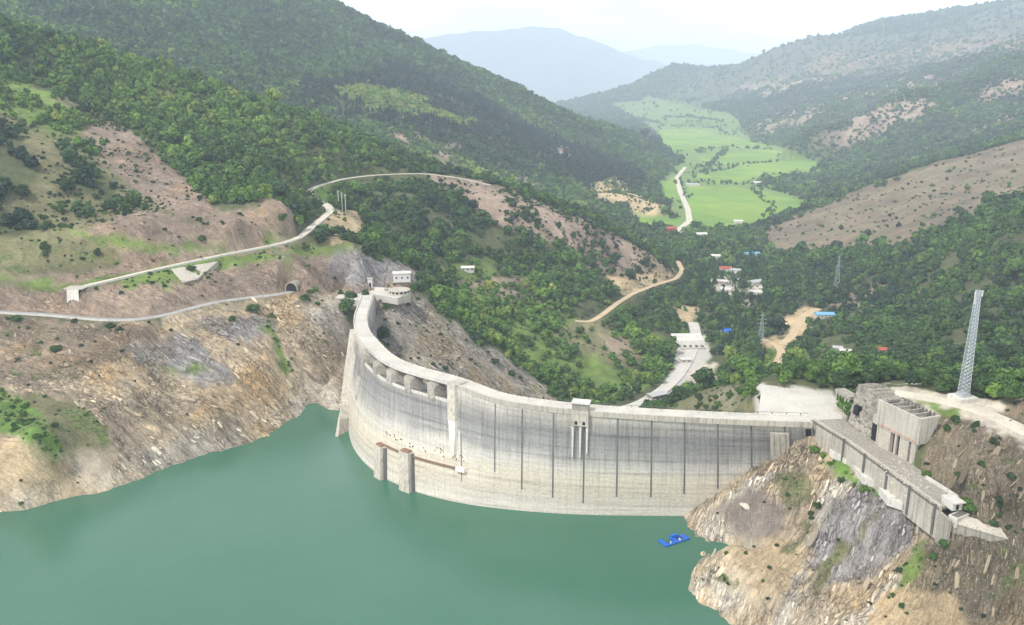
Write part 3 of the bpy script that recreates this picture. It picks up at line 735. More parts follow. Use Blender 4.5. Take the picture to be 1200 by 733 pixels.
def face(u, z, out=0.0):
    """point of the upstream face at arc length u and height z, moved out into the reservoir"""
    c = np.array([np.interp(u, U, C0[:, k]) for k in (0, 1)]); w = np.array([np.interp(u, U, W0[:, k]) for k in (0, 1)])
    n = np.array([np.interp(u, U, DN[:, k]) for k in (0, 1)]); n /= np.linalg.norm(n)
    p = c + (w - c) * pk(z) - n * out
    return np.array([p[0], p[1], z])
def u_of(px, py, z):
    q = at_z(px, py, z)[:2]
    best = min(((np.linalg.norm(face(u, z)[:2] - q), u) for u in np.linspace(0, U[-1], 600)))
    return best[1]
# ground must not stand through the dam, the deck of the spillway or the water behind
def lower_along(P, half, fade, zmax):
    global GZ
    for k in range(len(P) - 1):
        a, b = P[k], P[k + 1]
        lo = np.minimum(a[:2], b[:2]) - half - fade; hi = np.maximum(a[:2], b[:2]) + half + fade
        s = np.nonzero((GX > lo[0]) & (GX < hi[0]) & (GY > lo[1]) & (GY < hi[1]))
        if len(s[0]) == 0: continue
        x, y = GX[s], GY[s]
        d = b[:2] - a[:2]; t = np.clip(((x - a[0]) * d[0] + (y - a[1]) * d[1]) / (d @ d), 0, 1)
        e = np.hypot(x - a[0] - t * d[0], y - a[1] - t * d[1])
        lim = zmax + np.maximum(e - half, 0) * (60.0 / max(fade, 1e-3))
        GZ[s] = np.minimum(GZ[s], lim)
        q = e < half + 3
        TD[s[0][q], s[1][q]] = 0; SD[s[0][q], s[1][q]] = 0
mid = np.c_[C0 + DN * 4.5, np.zeros(161)]
lower_along(mid[2:], 6.0, 8, -2.5)
DECK = [at_z(*p, 0)[:2] for p in ((953,493),(990,516),(1101,596),(1128,588),(1071,545),(1040,522),(1020,506),(990,490),(975,462),(890,450),(893,486))]
_in = np.zeros(SH, bool)
_s = np.nonzero((GR > 260) & (GR < 460) & (GX > 80) & (GX < 220))
_m = inside(GX[_s], GY[_s], [tuple(p) for p in DECK])
GZ[_s[0][_m], _s[1][_m]] = np.minimum(GZ[_s[0][_m], _s[1][_m]], -.9)

# ------------------------------------------------------------------ ground sheet, water
def grid_mesh(name, i0, i1, j0, j1, mat):
    ii = np.arange(i0, i1); jj = np.arange(j0, j1)
    x = GX[np.ix_(ii, jj)]; y = GY[np.ix_(ii, jj)]; z = GZ[np.ix_(ii, jj)]
    n, m = len(ii), len(jj)
    me = bpy.data.meshes.new(name)
    nv = n * m; nf = (n - 1) * (m - 1)
    me.vertices.add(nv); me.vertices.foreach_set('co', np.stack([x, y, z], -1).astype(np.float32).ravel())
    k = (np.arange(n - 1)[:, None] * m + np.arange(m - 1)[None]).ravel()
    q = np.stack([k, k + 1, k + m + 1, k + m], 1)[:, ::-1]
    me.loops.add(nf * 4); me.loops.foreach_set('vertex_index', np.ascontiguousarray(q).astype(np.int32).ravel())
    me.polygons.add(nf); me.polygons.foreach_set('loop_start', np.arange(0, nf * 4, 4, dtype=np.int32))
    me.polygons.foreach_set('use_smooth', np.ones(nf, bool))
    me.update(calc_edges=True)
    sl_ = np.ix_(ii, jj)
    for an, data in (('cover', COV[sl_]), ('mask', np.stack([STRb[sl_], GPb[sl_], FLATb[sl_]], -1))):
        at = me.attributes.new(an, 'FLOAT_COLOR', 'POINT')
        at.data.foreach_set('color', np.concatenate([np.clip(data, 0, 1), np.ones((n, m, 1))], -1).astype(np.float32).ravel())
    at = me.attributes.new('strat', 'FLOAT_VECTOR', 'POINT')
    at.data.foreach_set('vector', np.stack([SQ[sl_], SA[sl_], SB[sl_]], -1).astype(np.float32).ravel())
    me.materials.append(mat)
    o = bpy.data.objects.new(name, me); C.objects.link(o); o['kind'] = 'structure'
    return o
j_far = int(np.searchsorted(RR, 1300))
g = grid_mesh('terrain', 0, NT, 0, j_far + 1, M['ground']); g['label'] = 'rocky banks, benches and valley slopes around the dam'
g = grid_mesh('hills', 0, NT, j_far, NR, M['ground']); g['label'] = 'hills and flat valley floor stretching away beyond the dam'

def ridge(name, prof, Y, depth, zb, label, amp):
    """a far mountain: a long ridge with its flanks"""
    top = np.array([at_y(px, py, Y) for px, py in prof])
    xs = np.linspace(top[0, 0], top[-1, 0], 150)
    zt = np.interp(xs, top[:, 0], top[:, 2])
    zt = zt + fbm(xs / 900, xs * 0, 90, 5) * amp
    rows = []
    for t in np.linspace(-1, 1, 41):
        prof_t = (1 - abs(t) ** 1.15)
        y = np.full_like(xs, Y) + t * depth
        spur = fbm(xs / 1100 + t * .4, np.full_like(xs, t * 1.6), 95, 4) * depth * .10 * (1 - prof_t)
        z = zb + (zt - zb) * prof_t + fbm(xs / 800, y / 900, 97, 4) * amp * 1.5 * (1 - prof_t)
        rows.append(list(zip(xs, y + spur, z)))
    mb = MB().strip(rows)
    o = mb.build(name, M['far_hill'], smooth_=True)
    o['kind'] = 'structure'; o['label'] = label
    return o
M['far_hill'] = simple('far_hillside', (.11, .125, .075), .95, .35, .004)
ridge('mountain', [(330,110),(430,60),(505,44),(540,39),(580,36),(618,33),(655,33),(690,44),(730,62),(780,76),(830,84),(880,100),(960,140)], 17500, 2600, -400, 'pale blue mountain closing the valley', 55)
ridge('mountain', [(560,150),(640,85),(700,66),(735,60),(790,53),(815,52),(850,58),(900,62),(950,72),(1050,110)], 25000, 2600, -400, 'palest mountain at the end of the valley', 60)

wp = [tuple(p) for p in (C0 + DN * 4)[6:]] 
wp = wp + [(190, 330), (330, 250), (330, -420), (-700, -420), (-700, 640), (-180, 650)]
o = MB().add([(x, y, WATER) for x, y in wp], [tuple(range(len(wp)))]).build('reservoir_water', M['water']); o['kind'] = 'structure'; o['label'] = 'green reservoir held back by the dam'
bm = bmesh.new(); bm.from_mesh(o.data); bmesh.ops.triangulate(bm, faces=bm.faces)
for f in bm.faces:
    if f.normal.z < 0: f.normal_flip()
bm.to_mesh(o.data); bm.free()

def ribbon(name, P, width, mat, label, lift=.10, thick=.6):
    S = sides(P); h = width / 2
    prof = [(-h, lift), (0, lift + .10), (h, lift), (h, lift - thick), (-h, lift - thick)]
    o = MB().sweep(P, prof, S).build(name, mat); o['kind'] = 'structure'; o['label'] = label
    return o
ribbon('road', LINES['upper'], WIDTH['upper'], M['gravel'], 'pale mountain road climbing round the hairpin bend')
ribbon('road', LINES['lower'], WIDTH['lower'], M['asphalt'], 'grey road running into the tunnel on the left bank')
ribbon('road', LINES['down'], WIDTH['down'], M['road'], 'concrete road below the dam')
ribbon('road', LINES['valley'], WIDTH['valley'], M['gravel'], 'pale road winding through the green fields')
ribbon('path', LINES['track'], WIDTH['track'], M['dirt'], 'dirt track round the foot of the brown spur')
ribbon('path', LINES['plateau'], WIDTH['plateau'], M['gravel'], 'sandy track past the lattice mast')
ribbon('path', LINES['dirt'], WIDTH['dirt'], M['dirt'], 'orange dirt track in the valley bottom')
ribbon('path', LINES['dirt_far'], WIDTH['dirt_far'], M['dirt'], 'orange dirt track crossing the cleared ground')

# ------------------------------------------------------------------ the dam
us, ue = u_of(424, 423, -8), u_of(528, 470.4, -8)
dam = empty('arch_dam', (0, 420, -60), 'curved concrete arch dam across the gorge, stained grey with dark vertical strips', 'dam')
def section(u0, u1, n, ztop):
    ul = np.linspace(u0, u1, n)
    zf = np.r_[ztop, np.linspace(ztop - 1.5, -70, 22)]
    rows = []; uu = []
    for u in ul:
        n2 = np.array([np.interp(u, U, DN[:, k]) for k in (0, 1)]); n2 /= np.linalg.norm(n2)
        c = face(u, 0)[:2]
        col = [face(u, z) for z in zf[::-1]]
        t = face(u, ztop)[:2]
        if ztop < -4:
            col += [np.array([*(t + n2 * d), ztop + h]) for d, h in ((.6, .45), (2.0, .5), (5, -.6), (9, -3.0))]
        back0 = c + n2 * (9 if ztop > -4 else 12)
        col += [np.array([*(back0 + n2 * (-z * .16)), z]) for z in np.r_[ztop if ztop > -4 else ztop - 4.5, np.linspace(-16, -130, 9)]]
        rows.append(col); uu.append([u] * len(col))
    mb = MB().strip(rows)
    m = len(rows[0])
    for r in (0, len(rows) - 1): mb.f.append(tuple(range(r * m, (r + 1) * m)))
    return mb, np.array(uu).ravel()
vs, fs, uall = [], [], []
mbw = MB()
for args in ((0, us, 34, -1.0), (us, ue, 60, -8.0), (ue, U[-1], 90, -1.0)):
    mb, uu = section(*args); mbw.add(mb.v, mb.f); uall += list(uu)
o = mbw.build('wall', M['dam'], dam)
at = o.data.attributes.new('dam_u', 'FLOAT', 'POINT'); at.data.foreach_set('value', np.array(uall, np.float32))
ul = np.linspace(0, U[-1], 120)
top = np.array([face(u, 0) for u in ul]); Sd = np.array([[np.interp(u, U, DN[:, k]) for k in (0, 1)] for u in ul]); Sd /= np.linalg.norm(Sd, axis=1)[:, None]
MB().sweep(top, [(.3, -1.6), (.3, .02), (8.9, .02), (8.9, -1.6)], Sd).build('crest_road', M['road'], dam)
k1 = ul >= ue - 1; k0 = ul <= ue + 1
MB().sweep(top[k1], [(-.65, -1.7), (-.65, .95), (.32, .95), (.32, -1.7)], Sd[k1]).build('parapet', M['cem'], dam)
MB().sweep(top[k0], [(-.25, -1.3), (-.25, .9), (.25, .9), (.25, -1.3)], Sd[k0]).build('parapet', M['cem_w'], dam)
MB().sweep(top, [(8.6, -1.2), (8.6, .8), (9.05, .8), (9.05, -1.2)], Sd).build('parapet', M['cem_w'], dam)
mb = MB()
for k in range(0, len(ul), 2):
    p = top[k] + np.array([*(Sd[k] * 8.85), 0]); mb.box((p[0], p[1], .8), (.35, .35, 1.0), math.atan2(Sd[k][1], Sd[k][0]))
MBr = mb.sweep(top, [(8.78, 1.72), (8.78, 1.86), (8.92, 1.86), (8.92, 1.72)], Sd)
mb.build('railing', M['stain'], dam)
def band(u0, u1, z0, z1, out, mat, name, nz=14, inn=-.4, w_taper=1.0):
    um = (u0 + u1) / 2
    mb = MB(); zs = np.linspace(z0, z1, nz)
    A = []
    for t, z in zip(np.linspace(0, 1, nz), zs):
        h = (u1 - u0) / 2 * (1 + (w_taper - 1) * t)
        A.append([face(um - h, z, inn), face(um - h, z, out), face(um + h, z, out), face(um + h, z, inn)])
    vs = [p for r in A for p in r]
    fs = [(i * 4 + j, i * 4 + (j + 1) % 4, (i + 1) * 4 + (j + 1) % 4, (i + 1) * 4 + j) for i in range(nz - 1) for j in range(4)]
    mb.add(vs, fs + [(3, 2, 1, 0), tuple(range(4 * nz - 4, 4 * nz))])
    return mb.build(name, mat, dam)
for px, py, zt, zb in ((578,478,-1.9,-34),(612,482,-1.9,-41),(648,488,-1.9,-44),(684,492,-1.9,-46),(724,494,-1.9,-42),(763,496,-1.9,-42),(802,499,-1.9,-40),(841,500,-1.9,-37),(880,502,-1.9,-26),(921,504,-1.9,-8)):
    u = u_of(px, py, -3)
    band(u - .42, u + .42, zt, zb, .05, M['stain'], 'seal_strip', 16)
# overflow bays: piers that carry the crest road
for px, py, w in ((413,412,4.0),(426,425,6.6),(440,439.5,4.6),(456.5,450,4.6),(478,458,4.6),(505,466,4.6)):
    u = u_of(px, py, -8); h = w / 2
    big_ = w > 6
    ring = lambda z, o_, i_: [face(u - h, z, o_), face(u + h, z, o_), face(u + h, z, i_), face(u - h, z, i_)]
    lv = [ring(-16 if big_ else -10.6, -.3, -6), ring(-8.2, 1.3, -8), ring(-4.0, 1.6, -9), ring(-.5, 1.6, -9)]
    vs = [q_ for r_ in lv for q_ in r_]
    for i_ in (-4, -3): vs[i_] = vs[i_] - np.array([0, 0, 2.0])          # the top slopes up towards the road
    MB().add(vs, [(3, 2, 1, 0), (12, 13, 14, 15)] + [(i * 4 + j, i * 4 + (j + 1) % 4, (i + 1) * 4 + (j + 1) % 4, (i + 1) * 4 + j) for i in range(3) for j in range(4)]).build('pier', M['cem_d'], dam)
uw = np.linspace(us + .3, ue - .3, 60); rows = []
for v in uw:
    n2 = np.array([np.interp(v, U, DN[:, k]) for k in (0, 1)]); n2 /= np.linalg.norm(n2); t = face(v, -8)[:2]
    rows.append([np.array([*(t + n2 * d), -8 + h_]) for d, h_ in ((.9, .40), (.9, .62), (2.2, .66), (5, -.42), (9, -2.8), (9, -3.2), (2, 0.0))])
MB().strip(rows).build('weir_sill', M['sill'], dam)  # old dirty concrete, darkened to paint in the shade beneath the crest deck
MB().sweep(np.array([face(v, -8) for v in uw]), [(-.35, -.9), (-.35, .75), (.75, .75), (.75, -.9)], np.array([[np.interp(v, U, DN[:, k]) for k in (0, 1)] for v in uw])).build('weir_lip', M['cem_w'], dam)
u = u_of(531, 468, -6)
band(u - 3.0, u + 3.0, .9, -15, 2.2, M['cem'], 'pier', 8, -7)
band(u - 3.0, u + 3.0, -15.02, -30, 1.9, M['cem_w'], 'pilaster', 8, -.4, .45)
u = u_of(425, 432, -12)
band(u - 2.0, u + 2.0, -16.2, -27, 1.2, M['cem'], 'pilaster', 6, -.4, .4)
# valve house on the crest
u = u_of(679, 484, 0)
band(u - 4.1, u + 4.1, .96, -6.2, 2.4, M['cem'], 'valve_house', 4, -1.2)
band(u - 4.0, u + 4.0, 4.4, .97, 1.4, M['cem_d'], 'cabin', 3, -4.0)
band(u - 4.5, u + 4.5, 4.9, 4.42, 1.9, M['cem_w'], 'cabin_roof', 2, -4.5)
for du in (-3.5, 0.2, 3.5):
    band(u + du - .55, u + du + .55, -6.22, -22 if du < 1 else -20, 1.6, M['cem_w'], 'downpipe_column', 8, -.4, .5)
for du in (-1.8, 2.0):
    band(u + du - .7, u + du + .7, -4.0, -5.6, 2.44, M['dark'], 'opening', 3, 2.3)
# intakes low on the wall
for px, zt, w, out in ((451, -36.5, 6.0, 3.6), (478, -34.0, 7.2, 3.8)):
    u = u_of(px, {451: 530, 478: 545}[px], -40)
    band(u - w / 2, u + w / 2, zt, -60, out, M['cem'], 'intake_tower', 6, -.5)
    band(u - w / 2 + .8, u + w / 2 - .8, zt + .8, zt + .02, out - .8, M['rust'], 'trash_rack', 3, -.4)
    band(u + w / 2 - .02, u + w / 2 + .9, zt - .5, -56, out * .55, M['stain'], 'stain_strip', 6, -.4)
ua, ub = u_of(456, 522, -36), u_of(546, 548, -35.5)
P_ = np.array([face(v, -35.6, .8) for v in np.linspace(ua, ub, 26)])
MB().sweep(P_, [(-.45, -.4), (-.45, .4), (.45, .4), (.45, -.4)], sides(P_)).build('gantry_beam', M['rust'], dam)
band(ub - 4.5, ub + 3.0, -34.6, -36.4, 2.2, M['cem_w'], 'platform', 3, -.3)
band(u_of(540, 520, -25) - .35, u_of(540, 520, -25) + .35, -19, -34.5, .35, M['cem_w'], 'ladder', 6, -.3)
band(u_of(543, 520, -25) - .35, u_of(543, 520, -25) + .35, -20, -41.5, .1, M['stain'], 'seal_strip', 6, -.3)
mb = MB()
for k in range(34):
    v = RNG.uniform(ua - 2, ub + 4); z = -30.5 + RNG.normal() * .9
    p = face(v, z, .12); mb.box(p, (.4, .4, .4 + RNG.random() * .3), 0, False)
o = mb.build('anchor_stubs', M['dark'], dam); o['kind'] = 'stuff'
# guide wall at the left end of the spillway
E0, E1 = at_z(412, 386, -1), at_z(394.5, 512, -52)
ug = 104; zs = np.linspace(-1, -66, 10); A = []
for z in zs:
    e = E0 + (E1 - E0) * ((z + 1) / -51.0); e[2] = z
    i_ = face(ug, z, -1.0); d = (i_ - e)[:2]; d /= np.linalg.norm(d); nn = np.array([d[1], -d[0]]) * 1.1
    A.append([(*(e[:2] - nn), z), (*(e[:2] + nn), z), (*(i_[:2] + nn), z), (*(i_[:2] - nn), z)])
mb = MB(); n = len(A)
mb.add([p for r in A for p in r], [(i * 4 + j, i * 4 + (j + 1) % 4, (i + 1) * 4 + (j + 1) % 4, (i + 1) * 4 + j) for i in range(n - 1) for j in range(4)] + [(0, 1, 2, 3), tuple(range(4 * n - 4, 4 * n))])
mb.build('guide_wall', M['cem'], dam)
# right abutment: gauge house let into the wall
u = u_of(912, 512, -8)
band(u - 4.2, u + 4.2, -5.4, -22, 1.6, M['cem'], 'abutment_block', 6, -.6)
for du in (-2.6, 0.1, 2.8): band(u + du - .4, u + du + .4, -6.4, -18, 1.66, M['cem_d'], 'recess', 6, 1.5)
u = u_of(946, 503, -4); band(u - 1.3, u + 1.3, -3.05, -7.2, .1, M['dark'], 'doorway', 3, -.3)

# ------------------------------------------------------------------ spillway on the right abutment
Z2 = lambda px, py, z=0.0: at_z(px, py, z)
def xy(px, py, z=0.0): return tuple(at_z(px, py, z)[:2])
spill = empty('spillway', (*xy(1040, 560), -8), 'long concrete spillway deck and retaining wall running down the right bank', 'spillway')
deck = [xy(953, 493), xy(990, 516), xy(1101, 595.5), xy(1128, 588), xy(1071, 545), xy(1040, 522), xy(1016, 506), xy(988, 492), xy(976, 463), xy(893, 449), xy(889, 484)]
MB().prism(deck[:9], -1.2, -.02).build('deck', M['cem_d'], spill)
MB().prism([xy(889, 484), xy(893, 449), xy(977, 463), xy(988, 491), xy(953, 492.5)], -1.6, .03).build('apron', M['road'], spill)
a, b, c = Z2(953, 493), Z2(990, 516), Z2(1101, 595.5)
def wallseg(p, q, zt, zb, th, name, mat, parent, sgn=-1, batter=0.0):
    d = (q - p)[:2]; d = d / np.linalg.norm(d); nn = np.array([d[1], -d[0]]) * sgn
    B = [(*(p[:2] - nn * batter), zb), (*(q[:2] - nn * batter), zb), (*(q[:2] + nn * th), zb), (*(p[:2] + nn * th), zb)]
    T = [(*p[:2], zt), (*q[:2], zt), (*(q[:2] + nn * th), zt), (*(p[:2] + nn * th), zt)]
    return MB().hexa(B, T).build(name, mat, parent)
wallseg(a, b, .9, -11, 1.0, 'retaining_wall', M['cem'], spill)
wallseg(b, c, .95, -13, 1.2, 'retaining_wall', M['cem'], spill)
for t in (0.0, .25, .5, .73, .97):
    p = b + (c - b) * t; d = (c - b)[:2]; d = d / np.linalg.norm(d)
    MB().box((p[0] - d[1] * -.0 - .25, p[1], -12), (.9, .9, 12.6), math.atan2(d[1], d[0])).build('joint_post', M['stain'], spill)
wallseg(Z2(1086, 561), Z2(1124, 585), 1.3, -2, .7, 'kerb_wall', M['cem_w'], spill, 1)
wallseg(Z2(1101, 595.8), Z2(1113, 606), -1.5, -14, 1.2, 'retaining_wall', M['cem_d'], spill)
wallseg(Z2(1075, 607, -11), Z2(1112, 630, -13), -9.2, -22, 1.2, 'lower_wall', M['cem_d'], spill)
for t in (0.1, .3, .5, .7, .9):
    p = Z2(1075, 607, -11) + (Z2(1112, 630, -13) - Z2(1075, 607, -11)) * t
    MB().box((p[0] - .5, p[1] - .2, -22), (1.0, .9, 12.9), .5).build('lower_column', M['cem'], spill)
# ledges of broken slab below the wall
for poly in (((975,522),(990,530),(1003,540),(992,541),(972,529)), ((998,545),(1020,552),(1030,567),(1012,562)), ((1030,573),(1048,580),(1058,592),(1040,586))):
    MB().prism([xy(x, y, -9) for x, y in poly], -11.5, -8.2).build('broken_slab', M['cem_w'], spill)
# debris lying on the deck
mb = MB()
for k in range(60):
    p = at_z(*(np.array([1045, 548]) + RNG.normal(size=2) * (9, 7) + RNG.random() * np.array([30, 22])), 0)
    s = RNG.uniform(.3, 1.1); mb.box((p[0], p[1], -.02), (s, s * .8, s * .5), RNG.random() * 3)
o = mb.build('rubble', M['boulder']); tag(o, 'pale broken rubble strewn over the spillway deck', 'rubble', kind='stuff')
hut = empty('valve_hut', (*xy(1115, 592), 0), 'small flat roofed pale hut at the lake end of the spillway deck', 'hut')
p = Z2(1115, 593); rz = math.atan2((c - b)[1], (c - b)[0])
MB().box((p[0], p[1], -.3), (6.2, 4.2, 2.9), rz).build('wall', M['cem_w'], hut)
MB().box((p[0] + .5, p[1], 2.62), (7.4, 5.0, .35), rz).build('roof', M['cem_w'], hut)
q = p + np.array([math.cos(rz), math.sin(rz), 0]) * 3.12
MB().box((q[0], q[1], 0), (.1, 1.2, 2.0), rz).build('doorway', M['dark'], hut)
tank = empty('concrete_tank', (*xy(1124, 604), -2), 'open topped pale concrete tank below the pale hut', 'tank')
p = Z2(1124, 603, -1); 
MB().box((p[0], p[1], -5), (7.2, 3.6, 4.0), rz + 1.9).build('shell', M['cem_w'], tank)
MB().box((p[0], p[1], -1.05), (6.2, 2.6, .1), rz + 1.9).build('lining', M['sill'], tank)
ramp = empty('ramp_wall', (*xy(1150, 618), -4), 'low sloping concrete wall with a slab top, right of the tank', 'wall')
A_, B_ = Z2(1117, 612, -3), Z2(1191, 634, -3)
d = (B_ - A_)[:2]; d /= np.linalg.norm(d); nn = np.array([-d[1], d[0]]) 
MB().hexa([(*A_[:2], -14), (*B_[:2], -14), (*(B_[:2] + nn * 5), -14), (*(A_[:2] + nn * 5), -14)], [(*A_[:2], -3.4), (*B_[:2], -3.4), (*(B_[:2] + nn * 5), -2), (*(A_[:2] + nn * 5), -2)]).build('wall', M['cem_d'], ramp)
MB().hexa([(*(A_[:2] - nn * .3), -3.38), (*(B_[:2] - nn * .3), -3.38), (*(B_[:2] + nn * 5.3), -1.98), (*(A_[:2] + nn * 5.3), -1.98)], [(*(A_[:2] - nn * .3), -3.0), (*(B_[:2] - nn * .3), -3.0), (*(B_[:2] + nn * 5.3), -1.6), (*(A_[:2] + nn * 5.3), -1.6)]).build('slab', M['cem'], ramp)

# gate block: a tall hollow box on pilasters
blk = empty('gate_block', (*xy(1050, 535), 0), 'massive roofless concrete gate block with red scrawl along its foot', 'concrete block')
p0, p1 = Z2(1026, 521), Z2(1071, 545)
ex = (p1 - p0)[:2]; Lb = np.linalg.norm(ex); ex /= Lb; ey = np.array([-ex[1], ex[0]])
if ey[0] < 0: ey = -ey
def bp(s, t, z): q = p0[:2] + ex * s + ey * t; return (q[0], q[1], z)
zt = at_y(1036, 469, p0[1])[2]; zt = min(max(zt, 18), 23); zm = zt * .45
tw = np.linalg.norm(at_z(1097, 488.7, zt)[:2] - at_z(1074.7, 492.5, zt)[:2]); tw = min(max(tw, 8), 16)
def bbox(s0, s1, t0, t1, z0, z1, name, mat, par=blk):
    return MB().hexa([bp(s0, t0, z0), bp(s1, t0, z0), bp(s1, t1, z0), bp(s0, t1, z0)], [bp(s0, t0, z1), bp(s1, t0, z1), bp(s1, t1, z1), bp(s0, t1, z1)]).build(name, mat, par)
bbox(-1, Lb + 1.0, -.6, .5, zm, zt, 'front_wall', M['cem'])
MB().hexa([bp(Lb - .1, .5, zm), bp(Lb + 1.0, .5, zm), bp(Lb + 1.0, tw * .5, zm), bp(Lb - .1, tw * .5, zm)], [bp(Lb - .1, .5, zt), bp(Lb + 1.0, .5, zt), bp(Lb + 1.0, tw, zt), bp(Lb - .1, tw, zt)]).build('side_wall', M['cem'], blk)
bbox(-1, .1, .5, tw, zm, zt, 'side_wall', M['cem_d'])
bbox(.1, Lb - .1, tw - .9, tw, zm, zt - .1, 'back_wall', M['cem_d'])
bbox(.1, Lb - .1, .5, tw - .9, zt - 3.6, zt - 3.2, 'floor', M['cem_d'])
for k in range(6): s = Lb * (.02 + k * .19); bbox(s, s + .7, .5, tw - .9, zt - 1.1, zt - .15, 'beam', M['cem_d'])
for k in range(9): s = Lb * (.2 + k * .09); bbox(s, s + .5, tw - 1.6, tw - 1.0, zt - 1.4, zt + .9, 'post_stub', M['stain'])
bbox(.5, Lb - .5, 1.0, tw * .9, -.6, zm - .02, 'core', M['cem_d'])
for s0, s1 in ((0, .36), (.47, .52), (.60, .82), (.88, .99)): bbox(Lb * s0, Lb * s1, -.2, 1.0, -.6, zm - .03, 'pilaster', M['cem'])
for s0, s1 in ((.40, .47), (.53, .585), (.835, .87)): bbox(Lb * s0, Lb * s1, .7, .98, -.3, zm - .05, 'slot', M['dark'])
# illegible red scrawl painted along the foot of the front wall
mb = MB(); s = 0.6
while s < Lb - 1.0:
    w = RNG.uniform(.5, 1.5); hgt = RNG.uniform(.35, 1.1); kk = RNG.integers(0, 3)
    q = lambda a_, z_: Vector(bp(s + a_, -.66, zm + .55 + z_))
    if kk == 0: mb.bar(q(0, 0), q(w, .1), .11); mb.bar(q(w * .8, .1), q(w, hgt), .1)
    elif kk == 1: mb.bar(q(0, hgt), q(.15, 0), .11); mb.bar(q(.15, 0), q(w, 0.05), .1)
    else: mb.bar(q(0, .05), q(w * .5, hgt * .6), .1); mb.bar(q(w * .5, hgt * .6), q(w, 0), .11)
    s += w + RNG.uniform(.1, .5)
mb.build('red_scrawl', M['red'], blk)

# ruined gatehouse beside it
ruin = empty('ruined_gatehouse', (*xy(1003, 502), 0), 'rough broken concrete gatehouse with a row of short columns', 'ruin')
r0, r1 = Z2(993, 498), Z2(1019, 514)
rx = (r1 - r0)[:2]; Lr = np.linalg.norm(rx); rx /= Lr; ry = np.array([-rx[1], rx[0]])
if ry[0] < 0: ry = -ry
def rp(s, t, z): q = r0[:2] + rx * s + ry * t; return np.array([q[0], q[1], z])
ns, nz = 26, 24; rows = []
hmax = at_y(1004, 449, r0[1])[2]
for i in range(nz + 1):
    row = []
    for j in range(ns + 1):
        s = -.5 + (Lr + 1) * j / ns
        tp_ = hmax * (1 - .18 * abs(j / ns - .3) - .10 * (j % 5 == 0)) + float(noise(j * .7, 3.3, 4)) * 1.2
        z = -.8 + (tp_ + .8) * i / nz
        row.append(rp(s, .3 + z * .16 + float(fbm(s * .35, z * .45, 12, 3)) * 1.1, z))
    rows.append(row)
for tt in (3, 7, 12): rows.append([rp(-.5 + (Lr + 1) * j / ns, tt + 2, rows[nz][j][2] + float(noise(j * .5, tt, 5)) * .9 - tt * .05) for j in range(ns + 1)])
rows.append([rp(-.5 + (Lr + 1) * j / ns, 14, -1) for j in range(ns + 1)])
mb = MB().strip(rows); m_ = ns + 1
mb.f += [tuple(i * m_ for i in range(len(rows))), tuple(i * m_ + ns for i in range(len(rows)))]
mb.build('broken_wall', M['cem_d'], ruin)
q = rp(Lr * .22, 1.2, 0); 
MB().hexa([rp(Lr * .2, -.35, 7), rp(Lr * .38, -.35, 7), rp(Lr * .38, 3, 7), rp(Lr * .2, 3, 7)], [rp(Lr * .2, .1, 11.2), rp(Lr * .38, .1, 11.2), rp(Lr * .38, 3, 11.2), rp(Lr * .2, 3, 11.2)]).build('opening', M['dark'], ruin)
MB().hexa([rp(Lr + .6, .2, -.5), rp(Lr + 4.0, .2, -.5), rp(Lr + 4.0, 6, -.5), rp(Lr + .6, 6, -.5)], [rp(Lr + .6, .2, 8), rp(Lr + 4.0, .2, 8), rp(Lr + 4.0, 6, 8), rp(Lr + .6, 6, 8)]).build('doorway', M['dark'], ruin)
MB().hexa([rp(Lr + .6, .1, 8.02), rp(Lr + 5.0, .1, 8.02), rp(Lr + 5.0, 9, 8.02), rp(Lr + .6, 9, 8.02)], [rp(Lr + .6, .1, 12), rp(Lr + 5.0, .1, 12), rp(Lr + 5.0, 9, 12.5), rp(Lr + .6, 9, 12.5)]).build('lintel', M['cem'], ruin)
# the colonnade
k0_, k1_ = Z2(977, 482), Z2(993, 492)
kx = (k1_ - k0_)[:2]; Lk = np.linalg.norm(kx); kx /= Lk; ky = np.array([-kx[1], kx[0]]); ky = ky if ky[0] > 0 else -ky
def kp(s, t, z): q = k0_[:2] + kx * s + ky * t; return np.array([q[0], q[1], z])
hk = min(max(at_y(978, 456, k0_[1])[2], 8), 13)
def kbox(s0, s1, t0, t1, z0, z1, name, mat): MB().hexa([kp(s0, t0, z0), kp(s1, t0, z0), kp(s1, t1, z0), kp(s0, t1, z0)], [kp(s0, t0, z1), kp(s1, t0, z1), kp(s1, t1, z1), kp(s0, t1, z1)]).build(name, mat, ruin)
kbox(0, Lk, 0, 5, -.5, hk * .55, 'plinth', M['cem'])
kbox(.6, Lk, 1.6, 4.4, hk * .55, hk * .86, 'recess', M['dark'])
for k in range(5): s = Lk * k / 4.6; kbox(s, s + .75, 0.05, .9, hk * .55 + .01, hk * .86, 'column', M['cem_w'])
kbox(-.3, Lk + .3, -.3, 5, hk * .86 + .01, hk, 'roof_slab', M['cem_d'])

